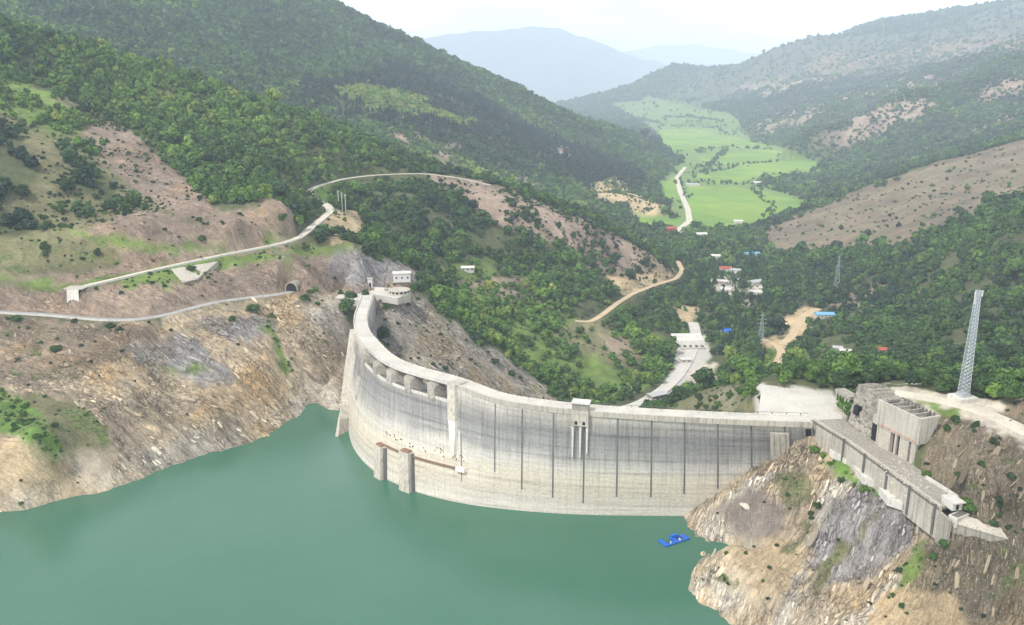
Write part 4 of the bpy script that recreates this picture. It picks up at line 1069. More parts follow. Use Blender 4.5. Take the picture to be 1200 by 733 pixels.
# ------------------------------------------------------------------ lattice mast
tb = hit(1128, 470); tb = at_z(1128, 469, 17)
gz = float(ground(tb[0], tb[1]))
Hm = at_y(1142, 340, tb[1] + 1)[2] - gz
mast = empty('lattice_mast', (tb[0], tb[1], gz), 'tall galvanised lattice mast standing on a pale concrete block', 'mast')
MB().box((tb[0], tb[1], gz - 1.5), (9.6, 8.4, 3.6), .25).build('base', M['cem_w'], mast)
MB().box((tb[0], tb[1], gz + 2.12), (4.4, 4.2, 1.4), .25).build('plinth', M['steel'], mast)
z0m = gz + 3.4; hw = lambda z: 1.75 - .95 * (z - z0m) / (Hm - 3.4)
cor = lambda z: [(tb[0] + sx * hw(z), tb[1] + sy * hw(z), z) for sx, sy in ((-1, -1), (1, -1), (1, 1), (-1, 1))]
for k in range(4): MB().bar(cor(z0m)[k], cor(gz + Hm)[k], .17).build('leg', M['steel'], mast)
mb = MB(); lv = np.linspace(z0m, gz + Hm, 27)
for i in range(26):
    A_, B_ = cor(lv[i]), cor(lv[i + 1])
    for k in range(4):
        mb.bar(A_[k], B_[(k + 1) % 4], .085); mb.bar(A_[(k + 1) % 4], B_[k], .085); mb.bar(B_[k], B_[(k + 1) % 4], .085)
mb.build('bracing', M['steel'], mast)
for sx, sz in ((-1.6, -2.2), (-1.3, -5), (1.5, -1.5)):
    MB().box((tb[0] + sx, tb[1] - .6, gz + Hm + sz - 1.0), (.45, .35, 2.6), 0).build('antenna_panel', M['white'], mast)
MB().bar((tb[0] - .2, tb[1], gz + Hm), (tb[0] + 2.4, tb[1], gz + Hm - .2), .1).build('top_arm', M['steel'], mast)

# ------------------------------------------------------------------ raft
ra = at_z(790, 635, WATER)
raft = empty('work_raft', (ra[0], ra[1], WATER), 'bright blue pontoon raft moored by the rocky shore', 'raft')
cr = [at_z(x, y, WATER)[:2] for x, y in ((771, 634.5), (780, 642), (808.5, 632.5), (801, 626.5))]
lerp2 = lambda s, t: (cr[0] * (1 - s) + cr[3] * s) * (1 - t) + (cr[1] * (1 - s) + cr[2] * s) * t
def rbox(s0, s1, t0, t1, z0, z1, name, mat):
    q = [lerp2(s0, t0), lerp2(s1, t0), lerp2(s1, t1), lerp2(s0, t1)]
    return MB().hexa([(*p, WATER + z0) for p in q], [(*p, WATER + z1) for p in q]).build(name, mat, raft)
rbox(0, 1, .72, 1, -.3, .75, 'pontoon', M['blue'])
rbox(0, .14, 0, .70, -.3, .75, 'pontoon', M['blue'])
rbox(.42, .56, .0, .70, -.3, .75, 'pontoon', M['blue'])
rbox(.80, .97, .1, .70, -.3, .75, 'pontoon', M['blue'])
rbox(.15, .41, .55, .70, -.2, .55, 'grating', M['blue_d'])
rbox(.57, .79, .25, .70, -.2, .6, 'grating', M['blue_d'])
rbox(.46, .70, .02, .30, .76, 1.9, 'winch_housing', M['blue'])
rbox(.60, .64, .75, .95, .76, 1.6, 'bollard', M['white'])
rbox(.24, .27, .78, .9, .76, 1.5, 'bollard', M['white'])

# ------------------------------------------------------------------ left bank structures
def frame_at(px, py, z=None):
    return hit(px, py) if z is None else at_z(px, py, z)
portal = empty('tunnel_portal', tuple(at_z(345, 341, 5)), 'dark arched road tunnel mouth in the rock of the left bank', 'tunnel')
pt = at_z(345.5, 340.5, 5.0); dr = LINES['lower'][-1] - LINES['lower'][-6]; ang = math.radians(72)
fx = np.array([math.cos(ang), math.sin(ang)]); fy = np.array([-fx[1], fx[0]])
def arch(r, h, n=14): return [(-r, 0), (-r, h)] + [(-r * math.cos(math.pi * k / n), h + r * math.sin(math.pi * k / n)) for k in range(1, n)] + [(r, h), (r, 0)]
inn, outn = arch(4.6, 2.2), arch(5.4, 2.4)
def pp(a, d, zz): q = pt[:2] + fy * a + fx * d; return (q[0], q[1], 4.6 + zz)
n = len(inn); mb = MB()
vs = [pp(a, -4.6, h) for a, h in inn] + [pp(a, -4.6, h) for a, h in outn] + [pp(a, 9, h) for a, h in inn] + [pp(a, 9, h) for a, h in outn]
fs = [(i, i + 1, n + i + 1, n + i) for i in range(n - 1)] + [(2 * n + i, 2 * n + i + 1, i + 1, i) for i in range(n - 1)] + [(n + i, n + i + 1, 3 * n + i + 1, 3 * n + i) for i in range(n - 1)]
mb.add(vs, fs).build('portal_ring', M['cem_d'], portal)
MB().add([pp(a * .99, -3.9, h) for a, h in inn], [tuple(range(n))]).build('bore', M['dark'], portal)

def roadside(line, off, h, t, name, label, i0, i1, mat):
    P = line[i0:i1]
    S = sides(P)
    o = MB().sweep(P, [(off - t / 2, -1.2), (off - t / 2, h), (off + t / 2, h), (off + t / 2, -1.2)], S).build(name, mat)
    return tag(o, label, 'wall')
roadside(LINES['lower'], 3.3, .9, .45, 'parapet_wall', 'low pale wall along the outer edge of the grey tunnel road', 2, -1, M['cem_w'])
nU = len(LINES['upper'])
roadside(LINES['upper'], 3.9, 1.0, .5, 'parapet_wall', 'low pale wall along the outer edge of the climbing road', 1, int(nU * .47), M['cem_w'])
roadside(LINES['down'], 5.8, .8, .5, 'parapet_wall', 'kerb wall along the concrete road below the dam', 1, -2, M['cem_w'])
# tall retaining wall where the upper road begins
rw = empty('retaining_wall', tuple(at_z(88, 364, 5.5)), 'tall L shaped pale concrete retaining wall between the two left roads', 'retaining wall')
a_, b_ = at_z(81, 365, 5.5), at_z(95, 366, 5.5)
MB().hexa([(a_[0], a_[1] - 2, 4), (b_[0], b_[1] - 2, 4), (b_[0], b_[1] + 8, 4), (a_[0], a_[1] + 8, 4)], [(a_[0], a_[1] + .3, 20.4), (b_[0], b_[1] + .3, 20.4), (b_[0], b_[1] + 10, 20.4), (a_[0], a_[1] + 10, 20.4)]).build('buttress', M['cem_w'], rw)
c_ = at_z(112, 335, 17)
MB().hexa([(b_[0], b_[1] - .6, 13), (c_[0], c_[1] - 6, 16.5), (c_[0], c_[1] + 2, 16.5), (b_[0], b_[1] + 7, 13)], [(b_[0], b_[1] + .2, 20.3), (c_[0], c_[1] - 5, 20.9), (c_[0], c_[1] + 3, 20.9), (b_[0], b_[1] + 9, 20.3)]).build('wing', M['cem'], rw)
MB().box((a_[0] + 4.5, a_[1] + 4.8, 20.42), (13, 9.6, .5), 0).build('coping', M['cem'], rw)
# triangular concrete facing below the road
p = [hit(202, 317), hit(257, 308), hit(232, 329), hit(216, 333)]
n_ = np.array([0, -.9, .5]) * 1.2
fac = MB().add([q + n_ * 2.6 for q in p] + [q - n_ * 3 for q in p], [(0, 1, 2, 3), (4, 5, 6, 7), (0, 1, 5, 4), (1, 2, 6, 5), (2, 3, 7, 6), (3, 0, 4, 7)]).build('slope_facing', M['cem'])
tag(fac, 'triangular concrete facing on the slope under the climbing road', 'wall')
# platform in front of the cut slope, gate posts, huts
pl = empty('crest_platform', tuple(at_z(420, 344, 0)), 'pale concrete yard where the crest road meets the left bank', 'platform')
MB().prism([xy(393, 349), xy(407, 338), xy(440, 338), xy(470, 339.5), xy(477, 344), xy(466, 350), xy(438, 345), xy(432, 353), xy(421, 352)], -5, .06).build('slab', M['road'], pl)
for px, w in ((409, 3.4), (434, 3.6)):
    q = at_z(px, 339, 0.05); gp = empty('gate_kiosk', (q[0], q[1], 0), {409: 'small white kiosk at the lake side of the pale yard', 434: 'small white kiosk with dark doorway behind the crest road'}[px], 'kiosk')
    MB().box((q[0], q[1], 0), (w, 3, 8.2), .1).build('wall', M['white'], gp)
    MB().box((q[0], q[1], 8.22), (w + .8, 3.8, .5), .1).build('roof', M['cem'], gp)
    MB().box((q[0] + .2, q[1] - 1.58, .3), (1.5, .12, 5.0), .1).build('doorway', M['dark'], gp)
q0 = [at_z(x, y, .1) for x, y in ((411, 339), (432, 339))]; 
o = wallseg(q0[0], q0[1], 2.2, -.5, .5, 'yard_wall', M['cem'], None); tag(o, 'low wall between the two white kiosks', 'wall')
q0 = [at_z(x, y, .1) for x, y in ((437, 339), (462, 341))]
o = wallseg(q0[0], q0[1], 1.8, -.5, .5, 'yard_wall', M['cem_w'], None); tag(o, 'low wall from the kiosk to the round terrace', 'wall')
# round terrace
tq = at_z(468, 344, 0); ter = empty('round_terrace', (tq[0], tq[1], 0), 'half round white terrace wall with dark openings at the left abutment', 'terrace')
ring = [(tq[0] + 9 * math.cos(t), tq[1] + 9 * math.sin(t)) for t in np.linspace(0, 2 * math.pi, 25)[:-1]]
MB().prism(ring, -6, .3).build('base', M['cem'], ter)
ring2 = [(tq[0] + 7.6 * math.cos(t), tq[1] + 7.6 * math.sin(t)) for t in np.linspace(0, 2 * math.pi, 25)[:-1]]
MB().prism(ring2, .32, 2.6).build('drum', M['cem_w'], ter)
MB().prism([(tq[0] + 8.3 * math.cos(t), tq[1] + 8.3 * math.sin(t)) for t in np.linspace(0, 2 * math.pi, 25)[:-1]], 2.62, 3.1).build('roof', M['cem'], ter)
for k in range(6):
    t = -2.5 + k * .42; MB().box((tq[0] + 7.6 * math.cos(t), tq[1] + 7.6 * math.sin(t), 1.0), (.3, 1.9, 1.5), t).build('window', M['glass'], ter)

def house(px, py, w, d, h, rz, label, roofm, wallm='white', pitch=.28, z=None, name='house', floors=1, group=None):
    q = hit(px, py); gz_ = float(ground(q[0], q[1]))
    e = empty(name, (q[0], q[1], gz_), label, 'house' if name == 'house' else name.split('_')[-1], group)
    MB().box((q[0], q[1], gz_ - 2), (w, d, h + 2), rz).build('wall', M[wallm], e)
    ca, sa = math.cos(rz), math.sin(rz)
    L = lambda x, y, z_: (q[0] + x * ca - y * sa, q[1] + x * sa + y * ca, gz_ + z_)
    W, D_, R = w / 2 + .6, d / 2 + .6, h + d * pitch
    MB().add([L(-W, -D_, h), L(W, -D_, h), L(W, D_, h), L(-W, D_, h), L(-W, 0, R), L(W, 0, R), L(-W, -D_, h + .25), L(W, -D_, h + .25), L(W, D_, h + .25), L(-W, D_, h + .25)],
             [(3, 2, 1, 0), (6, 7, 5, 4), (8, 9, 4, 5), (0, 1, 7, 6), (2, 3, 9, 8), (1, 2, 8, 5, 7), (3, 0, 6, 4, 9)]).build('roof', M[roofm], e)
    nwin = max(2, int(w / 3.5))
    for f_ in range(floors):
        for k in range(nwin):
            x = -w / 2 + w * (k + .5) / nwin
            fr = MB().box(L(x, -d / 2 - .06, 1.0 + f_ * 3.0), (1.3, .14, 1.3), rz).build('window', M['glass'], e)
    MB().box(L(w / 2 + .05, 0, 0.1), (.12, 1.1, 2.1), rz).build('door', M['pipe'], e)
    return e
house(471, 327, 13, 8, 5.0, .15, 'white flat hut on the slope above the round terrace', 'cem_w', 'white', .06, name='pump_hut')
house(770, 466, 16, 8, 3.2, .5, 'long open shed with a grey sheet roof beside the concrete road', 'roof', 'cem_d', .12, name='road_shed')
house(803, 424, 10, 8, 3.0, .1, 'small white building at the head of the concrete yard', 'cem_w', 'white', .08, name='yard_hut')
VILL = [(838, 304, 16, 12, 6, 'white', 'cem_w', 'white two storey house half hidden among the valley trees'),
        (850, 318, 18, 12, 5, 'white', 'redroof', 'white house with a red roof in the wooded village'),
        (862, 321, 14, 10, 6, 'white', 'roof', 'pale grey roofed house in the wooded village'),
        (843, 332, 22, 12, 4, 'cem', 'cem_w', 'long flat pale building at the edge of the village'),
        (851, 342, 14, 12, 4, 'white', 'cem_w', 'square pale building beside the village lane'),
        (885, 334, 18, 12, 5, 'white', 'roof', 'grey roofed house in a pale clearing'),
        (888, 345, 20, 14, 4, 'cem_w', 'cem_w', 'low pale building with a wide flat roof above the yellow bush'),
        (884, 301, 34, 14, 5, 'white', 'blueroof', 'long shed with a light blue roof among the trees'),
        (968, 372, 24, 10, 4, 'white', 'blueroof', 'shed with a pale blue roof by the dirt clearing'),
        (851, 391, 9, 9, 3.5, 'white', 'blue', 'tiny building with a deep blue roof under the trees'),
        (783, 271, 30, 14, 6, 'redroof', 'redroof', 'red roofed building beside the valley road'),
        (796, 277, 22, 14, 6, 'white', 'cem_w', 'white building just beyond the red roofed one'),
        (822, 278, 20, 14, 6, 'white', 'cem_w', 'white house on the near edge of the green field'),
        (812, 218, 40, 14, 5, 'white', 'roof', 'long pale barn beside the road in the fields'),
        (888, 216, 26, 16, 5, 'white', 'cem_w', 'small white farm house between two green fields'),
        (990, 416, 10, 8, 4, 'white', 'cem_w', 'white house showing between dark trees right of the dam'),
        (981, 412, 8, 7, 4, 'white', 'roof', 'narrow pale house behind the dark trees'),
        (1036, 414, 9, 8, 3.5, 'cem', 'redroof', 'small house with an orange red roof in the wood'),
        (548, 317, 13, 8, 3, 'cem_w', 'cem_w', 'low pale building on the round meadow'),
        (865, 262, 18, 12, 5, 'white', 'cem_w', 'white shed at the lower edge of the big field')]
for px, py, w, d, h, wm, rm, lab in VILL:
    house(px, py, w, d, h, RNG.uniform(-.5, .5), lab, rm, wm, .06 if 'flat' in lab else .22)
# check weir at the end of the concrete road
wq = at_z(808, 405, -110.5); gz_ = float(ground(wq[0], wq[1]))
we = empty('weir', (wq[0], wq[1], gz_), 'broad pale concrete weir at the head of the yard', 'weir')
MB().hexa([(wq[0] - 19, wq[1], gz_ - 4), (wq[0] + 18, wq[1] + 4, gz_ - 4), (wq[0] + 18, wq[1] + 26, gz_ - 4), (wq[0] - 17, wq[1] + 24, gz_ - 4)], [(wq[0] - 18, wq[1] + 4, gz_ + 5), (wq[0] + 17, wq[1] + 7, gz_ + 5), (wq[0] + 16, wq[1] + 26, gz_ + 7), (wq[0] - 15, wq[1] + 24, gz_ + 7)]).build('sill', M['cem_w'], we)
MB().box((wq[0], wq[1] - 9, gz_ - 2), (30, 5, 3.6), .1).build('apron_step', M['cem'], we)
for k in range(5): MB().box((wq[0] - 12 + k * 6, wq[1] - 6, gz_ - 1), (2.2, 3, 4.2), .1).build('block', M['stain'], we)

# ------------------------------------------------------------------ poles and pylons
def pylon(px, py, hpx, label):
    q = hit(px, py); g0 = float(ground(q[0], q[1]))
    H_ = at_y(px, py - hpx, q[1])[2] - g0
    e = empty('power_pylon', (q[0], q[1], g0), label, 'pylon', 'power pylons in the valley')
    w = lambda t: 2.9 * (1 - t) ** 1.2 + .45
    cc = lambda t: [(q[0] + sx * w(t), q[1] + sy * w(t), g0 + H_ * t) for sx, sy in ((-1, -1), (1, -1), (1, 1), (-1, 1))]
    for k in range(4):
        mb = MB()
        for i in range(6): mb.bar(cc(i / 6)[k], cc((i + 1) / 6)[k], .16)
        mb.build('leg', M['steel'], e)
    mb = MB()
    for i in range(8):
        A_, B_ = cc(i / 8), cc((i + 1) / 8)
        for k in range(4): mb.bar(A_[k], B_[(k + 1) % 4], .1); mb.bar(A_[(k + 1) % 4], B_[k], .1)
    mb.build('bracing', M['steel'], e)
    for t, L in ((.68, 5.2), (.82, 4.2), (.95, 3.2)):
        MB().bar((q[0] - L, q[1], g0 + H_ * t), (q[0] + L, q[1], g0 + H_ * t), .2).build('crossarm', M['steel'], e)
    return e
pylon(891, 404, 36, 'steel lattice pylon beside the dirt track')
pylon(980, 338, 38, 'steel lattice pylon on the wooded slope right of the village')
pylon(912, 410, 20, 'short steel pylon right of the dirt track bend') if False else None
for k, (px, lab) in enumerate(((397, 'left pole of three white poles'), (401, 'middle pole of three white poles'), (405, 'right pole of three white poles'))):
    q = at_z(px, 243, 36); g0 = float(ground(q[0], q[1])); H_ = 18
    e = empty('utility_pole', (q[0], q[1], g0), lab + ' on the brown shoulder below the hairpin road', 'pole', 'utility poles by the hairpin')
    MB().bar((q[0], q[1], g0 - 1), (q[0], q[1], g0 + H_), .32, 6).build('post', M['white'], e)
    MB().bar((q[0] - 1.3, q[1], g0 + H_ - 1.2), (q[0] + 1.3, q[1], g0 + H_ - 1.2), .16).build('crossarm', M['white'], e)
for px, py, lab in ((935, 418, 'slim grey pole by the green verge left of the houses'), (983, 232, 'slim grey pole on the far shoulder')):
    if py < 300: continue
    q = hit(px, py); g0 = float(ground(q[0], q[1]))
    e = empty('utility_pole', (q[0], q[1], g0), lab, 'pole')
    MB().bar((q[0], q[1], g0 - 1), (q[0], q[1], g0 + 13), .25, 6).build('post', M['pipe'], e)
    MB().bar((q[0] - 1.2, q[1], g0 + 12), (q[0] + 1.2, q[1], g0 + 12), .13).build('crossarm', M['pipe'], e)
# one pale boulder on the scree
bq = hit(875, 594); bo = bmesh.new(); bmesh.ops.create_icosphere(bo, subdivisions=3, radius=1.0)
for v in bo.verts:
    d_ = 1 + .25 * float(noise(v.co.x * 1.7 + v.co.z, v.co.y * 1.7, 5)); v.co = Vector((v.co.x * 3.4 * d_, v.co.y * 1.9 * d_, v.co.z * 1.3 * d_))
me = bpy.data.meshes.new('boulder'); bo.to_mesh(me); bo.free(); me.materials.append(M['boulder'])
o = bpy.data.objects.new('boulder', me); C.objects.link(o); o.location = bq; o.rotation_euler = (0, .2, -.5); tag(o, 'single pale boulder lying on the dark scree of the right bank', 'boulder')
# ------------------------------------------------------------------ vegetation
def leaf_material():
    k = NT_('foliage')
    ti = k.attr('tint', 'Fac', 'INSTANCER')
    rnd = k.n('ShaderNodeObjectInfo').outputs['Random']
    isl = k.n('ShaderNodeNewGeometry').outputs['Random Per Island']
    col = k.ramp(ti, [(0.0, (.014, .032, .024)), (.25, (.034, .066, .022)), (.5, (.064, .126, .026)), (.75, (.125, .225, .034)), (1.0, (.26, .29, .06))])
    f = k.math('ADD', .62, k.math('ADD', k.math('MULTIPLY', rnd, .38), k.math('MULTIPLY', isl, .42)))
    k.b.inputs['Specular IOR Level'].default_value = .2
    return k.base(k.mix(1.0, col, f, 'MULTIPLY'), .6)
M['leaf'] = leaf_material(); M['bark'] = simple('bark', (.10, .075, .05), .9, .3, 3)

def crown_mesh(name, seed, n, size, kind='round'):
    """leaf sprays spread over an uneven crown of unit radius standing on z = 0, about a dark lumpy heart"""
    r = np.random.default_rng(seed)
    lumps = []
    m = 9 if kind == 'round' else 7
    for i in range(m):
        if kind == 'round':
            a = r.uniform(0, 2 * math.pi); q = r.uniform(.15, .62) if i else 0
            lumps.append((q * math.cos(a), q * math.sin(a), r.uniform(.55, 1.25) if i else 1.25, r.uniform(.34, .58)))
        elif kind == 'shrub':
            a = r.uniform(0, 2 * math.pi); q = r.uniform(.15, .65) if i else 0
            lumps.append((q * math.cos(a), q * math.sin(a), r.uniform(.25, .6), r.uniform(.32, .5)))
        else:
            t = i / (m - 1); lumps.append((r.normal() * .05, r.normal() * .05, .35 + t * 2.3, .5 * (1 - t * .72)))
    vs, fs = [], []
    lw = np.array([l[3] ** 2 for l in lumps]); lw /= lw.sum()
    for i in range(n):
        l = lumps[r.choice(len(lumps), p=lw)]
        d = r.normal(size=3); d /= np.linalg.norm(d)
        if d[2] < -.3: d[2] *= -.6
        c = np.array(l[:3]) + d * l[3] * r.uniform(.72, 1.12)
        if c[2] < .03: c[2] = .03 + abs(c[2])
        nn = d * .8 + r.normal(size=3) * .55 + np.array([0, 0, .35]); nn /= np.linalg.norm(nn)
        u = np.cross(nn, r.normal(size=3)); u /= np.linalg.norm(u); w = np.cross(nn, u)
        s = size * r.uniform(.6, 1.3)
        k = len(vs)
        vs += [c - u * s, c + w * s * .7 + nn * s * .2, c + u * s, c - w * s * .7 - nn * s * .1]
        fs.append((k, k + 1, k + 2, k + 3))
    b = bmesh.new()
    for l in lumps:
        bmesh.ops.create_icosphere(b, subdivisions=1, radius=l[3] * .80, matrix=Matrix.Translation(l[:3]))
    o = len(vs)
    b.verts.ensure_lookup_table()
    for v in b.verts:
        vs.append((v.co.x + r.normal() * .03, v.co.y + r.normal() * .03, max(v.co.z, .0)))
    for f in b.faces: fs.append(tuple(o + v.index for v in f.verts))
    b.free()
    me = bpy.data.meshes.new(name); me.from_pydata([tuple(map(float, v)) for v in vs], [], fs); me.materials.append(M['leaf'])
    return me
def trunk_mesh(name, h):
    mb = MB()
    z = 0.0; p = Vector((0, 0, -.4)); rad = .085
    for i in range(5):
        q = Vector((RNG.normal() * .03, RNG.normal() * .03, (i + 1) * h / 5)); 
        vs = [(p.x + rad * math.cos(a), p.y + rad * math.sin(a), p.z) for a in np.linspace(0, 2 * math.pi, 7)[:-1]]
        r2 = rad * .84
        vs += [(q.x + r2 * math.cos(a), q.y + r2 * math.sin(a), q.z) for a in np.linspace(0, 2 * math.pi, 7)[:-1]]
        mb.add(vs, [(j, (j + 1) % 6, 6 + (j + 1) % 6, 6 + j) for j in range(6)]); p = q; rad = r2
    for i in range(4):
        a = i * 1.6 + RNG.random(); mb.bar((0, 0, h * .55), (math.cos(a) * .4, math.sin(a) * .4, h * .95), .03)
    me = bpy.data.meshes.new(name); me.from_pydata(mb.v, [], mb.f); me.materials.append(M['bark'])
    return me
CROWN_N = [crown_mesh('crown', 20 + i, 520, .135) for i in range(4)]
SHRUB_N = [crown_mesh('foliage', 40 + i, 360, .15, 'shrub') for i in range(3)]
CYP_N = [crown_mesh('crown', 50 + i, 360, .13, 'tall') for i in range(2)]
TRUNKS = [trunk_mesh('trunk', 1.0) for i in range(2)]
STEM = trunk_mesh('stem', .4)
LOD = {}
def species(key, meshes):
    c = bpy.data.collections.new('species_' + key)
    for i, me in enumerate(meshes):
        o = bpy.data.objects.new('leafy_crown', me); o.name = f'{key}_{i:02d}'; c.objects.link(o)
    LOD[key] = c
species('near', CROWN_N + SHRUB_N + CYP_N)                                                                                     # 0-3 round, 4-6 shrub, 7-8 tall
species('middle', [crown_mesh('crown', 60 + i, 130, .25) for i in range(4)] + [crown_mesh('foliage', 70 + i, 90, .27, 'shrub') for i in range(3)] + [crown_mesh('crown', 80 + i, 110, .22, 'tall') for i in range(2)])
species('far', [crown_mesh('crown', 90 + i, 40, .40) for i in range(4)] + [crown_mesh('foliage', 95 + i, 26, .42, 'shrub') for i in range(3)] + [crown_mesh('crown', 98 + i, 40, .34, 'tall') for i in range(2)])

# where things can be seen from about the camera's place
W_ = (GZ - CAM_H) / GR
run = np.maximum.accumulate(W_, axis=1)
VPX, VPY = project(GX, GY, GZ)
WET = (GZ < WATER + .8) & (GR < 620) & (GY < np.interp(GX, C0[6:, 0], C0[6:, 1] + 4, left=700, right=372))
SEEN = (W_ > run - np.interp(GR, [200, 1000, 6000], [.03, .018, .006])) & (VPX > -70) & (VPX < 1270) & (VPY > -60) & (VPY < 790) & ~WET
dth = np.gradient(TH)[:, None]; drr = np.gradient(RR)[None, :]
gzr = np.gradient(GZ, axis=1) / drr; gzt = np.gradient(GZ, axis=0) / (dth * GR)
AREA = GR * dth * drr * np.sqrt(1 + np.minimum(gzr ** 2 + gzt ** 2, 4))
clump = fbm(GX / 55, GY / 55, 101, 3)
clump2 = fbm(GX / 240, GY / 240, 103, 3)
def scatter(dens, per, cap_r=None):
    lam = np.where(SEEN, dens, 0) * AREA / per
    n = RNG.poisson(np.clip(lam, 0, 8))
    i, j = np.nonzero(n); rep = n[i, j]
    i = np.repeat(i, rep); j = np.repeat(j, rep)
    th = TH[i] + (RNG.random(len(i)) - .5) * dth[i, 0]; r = RR[j] + (RNG.random(len(i)) - .5) * drr[0, j]
    x, y = r * np.sin(th), r * np.cos(th)
    return x, y, ground(x, y), i, j, r
# trees: thinner where the cover says so, in clumps
td = TD * np.where(TD > .9, 1, np.clip(1 + clump * 1.6, 0, 2.6))
per = np.interp(GR, [300, 1300, 2500, 4500, 7000, 10000], [30, 34, 62, 115, 220, 420])
tx, ty, tz, ti_, tj, tr = scatter(td * (STR < .65), per)
trad = np.interp(tr, [300, 1300, 2500, 4500, 7000, 10000], [3.6, 3.9, 4.8, 6.2, 8.5, 12]) * RNG.lognormal(0, .34, len(tx))
young = RNG.random(len(tx)) < .22; trad = np.where(young, trad * .6, trad)
ttint = TINT[ti_, tj] + RNG.normal(0, .13, len(tx)) + clump2[ti_, tj] * .2 + clump[ti_, tj] * .08
tkind = RNG.integers(0, 4, len(tx))
vp = (tr > 700) & (tr < 1700) & (VPX[ti_, tj] > 815) & (VPX[ti_, tj] < 900) & (VPY[ti_, tj] > 285) & (VPY[ti_, tj] < 420)
tall = (vp & (RNG.random(len(tx)) < .35)) | ((TINT[ti_, tj] < .12) & (tr > 1300) & (RNG.random(len(tx)) < .8))
tkind = np.where(tall, 7 + tkind % 2, tkind); ttint = np.where(tall, np.minimum(ttint, .2), ttint)
trad = np.where(tall, trad * .8, trad)
# shrubs
sdm = SD * np.clip(1 + clump * 1.3, .1, 3)
pers = np.interp(GR, [200, 600, 1300, 2500, 6000], [22, 30, 30, 110, 600])
sx_, sy_, sz_, si, sj, sr = scatter(sdm, pers)
srad = np.interp(sr, [200, 600, 1300, 2500, 6000], [.75, 1.1, 1.9, 3.4, 8]) * RNG.lognormal(0, .38, len(sx_))
stint = np.clip(TINT[si, sj] + RNG.normal(0, .12, len(sx_)), .05, .95)
skind = RNG.integers(4, 7, len(sx_))
# hedges and loose trees between the fields
hx, hy = [], []
for line in (((803,216),(830,213),(880,216),(955,232)), ((812,196),(860,194),(910,190)), ((800,204),(840,201),(860,197)), ((815,177),(850,173),(905,176)), ((820,216),(870,217),(915,222)), ((805,240),(800,225),(793,205)), ((905,258),(930,250),(953,240)),
             ((770,148),(800,146),(840,150)), ((850,176),(836,190),(826,205)), ((760,268),(800,272),(850,272),(890,264)), ((905,205),(940,207),(985,197)), ((745,140),(790,138),(850,146)), ((880,222),(905,240),(900,255))):
    P = np.array([hit(*p) for p in line]); P = resample(P, 9.0)
    kq = RNG.random(len(P)) < .62
    hx += list(P[kq, 0] + RNG.normal(0, 7, kq.sum())); hy += list(P[kq, 1] + RNG.normal(0, 9, kq.sum()))
hx, hy = np.array(hx), np.array(hy); hz_ = ground(hx, hy); hr = np.hypot(hx, hy)
hrad = np.interp(hr, [1500, 3000, 6000], [3.4, 4.6, 8]) * RNG.lognormal(0, .3, len(hx))
tx = np.r_[tx, hx]; ty = np.r_[ty, hy]; tz = np.r_[tz, hz_]; tr = np.r_[tr, hr]; trad = np.r_[trad, hrad]; ttint = np.r_[ttint, RNG.normal(.42, .1, len(hx))]; tkind = np.r_[tkind, RNG.integers(0, 4, len(hx))]
ttint = np.clip(ttint, .02, .98)
# keep clear of buildings, road mouths and of the line of the dam
keep = np.ones(len(tx), bool); keeps = np.ones(len(sx_), bool)
for o in list(C.objects):
    if o.type == 'EMPTY' and o.get('category') in ('house', 'hut', 'shed', 'pylon', 'weir', 'mast', 'kiosk', 'terrace', 'tunnel', 'tank', 'retaining wall'):
        rad = 9 if o['category'] in ('house', 'shed') else 7
        if o['category'] == 'weir': rad = 26
        keep &= (np.hypot(tx - o.location.x, ty - o.location.y) > rad) & ~((np.hypot(tx - o.location.x * .988, ty - o.location.y * .988) < rad * .9))
        keeps &= np.hypot(sx_ - o.location.x, sy_ - o.location.y) > rad
DECKP = [tuple(p) for p in DECK]
blkc = np.array(bp(Lb / 2, tw / 2, 0)[:2]); ruc = rp(Lr / 2, 6, 0)[:2]
for X_, Y_, K_ in ((tx, ty, keep), (sx_, sy_, keeps)):
    K_ &= ~inside(X_, Y_, DECKP)
    K_ &= np.hypot(X_ - blkc[0], Y_ - blkc[1]) > 17
    K_ &= np.hypot(X_ - ruc[0], Y_ - ruc[1]) > 13
# nothing grows in front of the roads, tracks and houses that show
def clear_of(targets, X_, Y_, Z_, R_, K_, tall=1.9):
    px, py = project(X_, Y_, Z_); dep = np.maximum(Y_ * cp - (Z_ - CAM_H) * sp, 1); rp_ = R_ * F_PX / dep; r_ = np.hypot(X_, Y_)
    for q in targets:
        a_, b_ = project(*q); d_ = math.hypot(q[0], q[1])
        if not (-20 < a_ < 1220 and -20 < b_ < 760): continue
        K_ &= ~((np.abs(px - a_) < rp_ * .8 + 1) & (b_ > py - rp_ * tall) & (b_ < py + 1.0) & (r_ < d_ + 2) & (r_ > d_ - 45))
TG = [q for n_ in ('upper', 'lower', 'down', 'plateau', 'dirt', 'dirt_far', 'valley') for q in LINES[n_]] + list(LINES['track'])
TG += [np.array(o.location) + np.array([dx, 0, 2.0]) for o in C.objects if o.type == 'EMPTY' and o.get('category') in ('hut', 'shed', 'kiosk', 'terrace') for dx in (-5, 0, 5)]
TG += [np.array(o.location) + np.array([0, 0, 4.5]) for o in C.objects if o.type == 'EMPTY' and o.get('category') == 'house']
clear_of(TG, tx, ty, tz, trad, keep); clear_of(TG, sx_, sy_, sz_, srad, keeps, 1.1)
tx, ty, tz, tr, trad, ttint, tkind = (a[keep] for a in (tx, ty, tz, tr, trad, ttint, tkind))
sx_, sy_, sz_, sr, srad, stint, skind = (a[keeps] for a in (sx_, sy_, sz_, sr, srad, stint, skind))
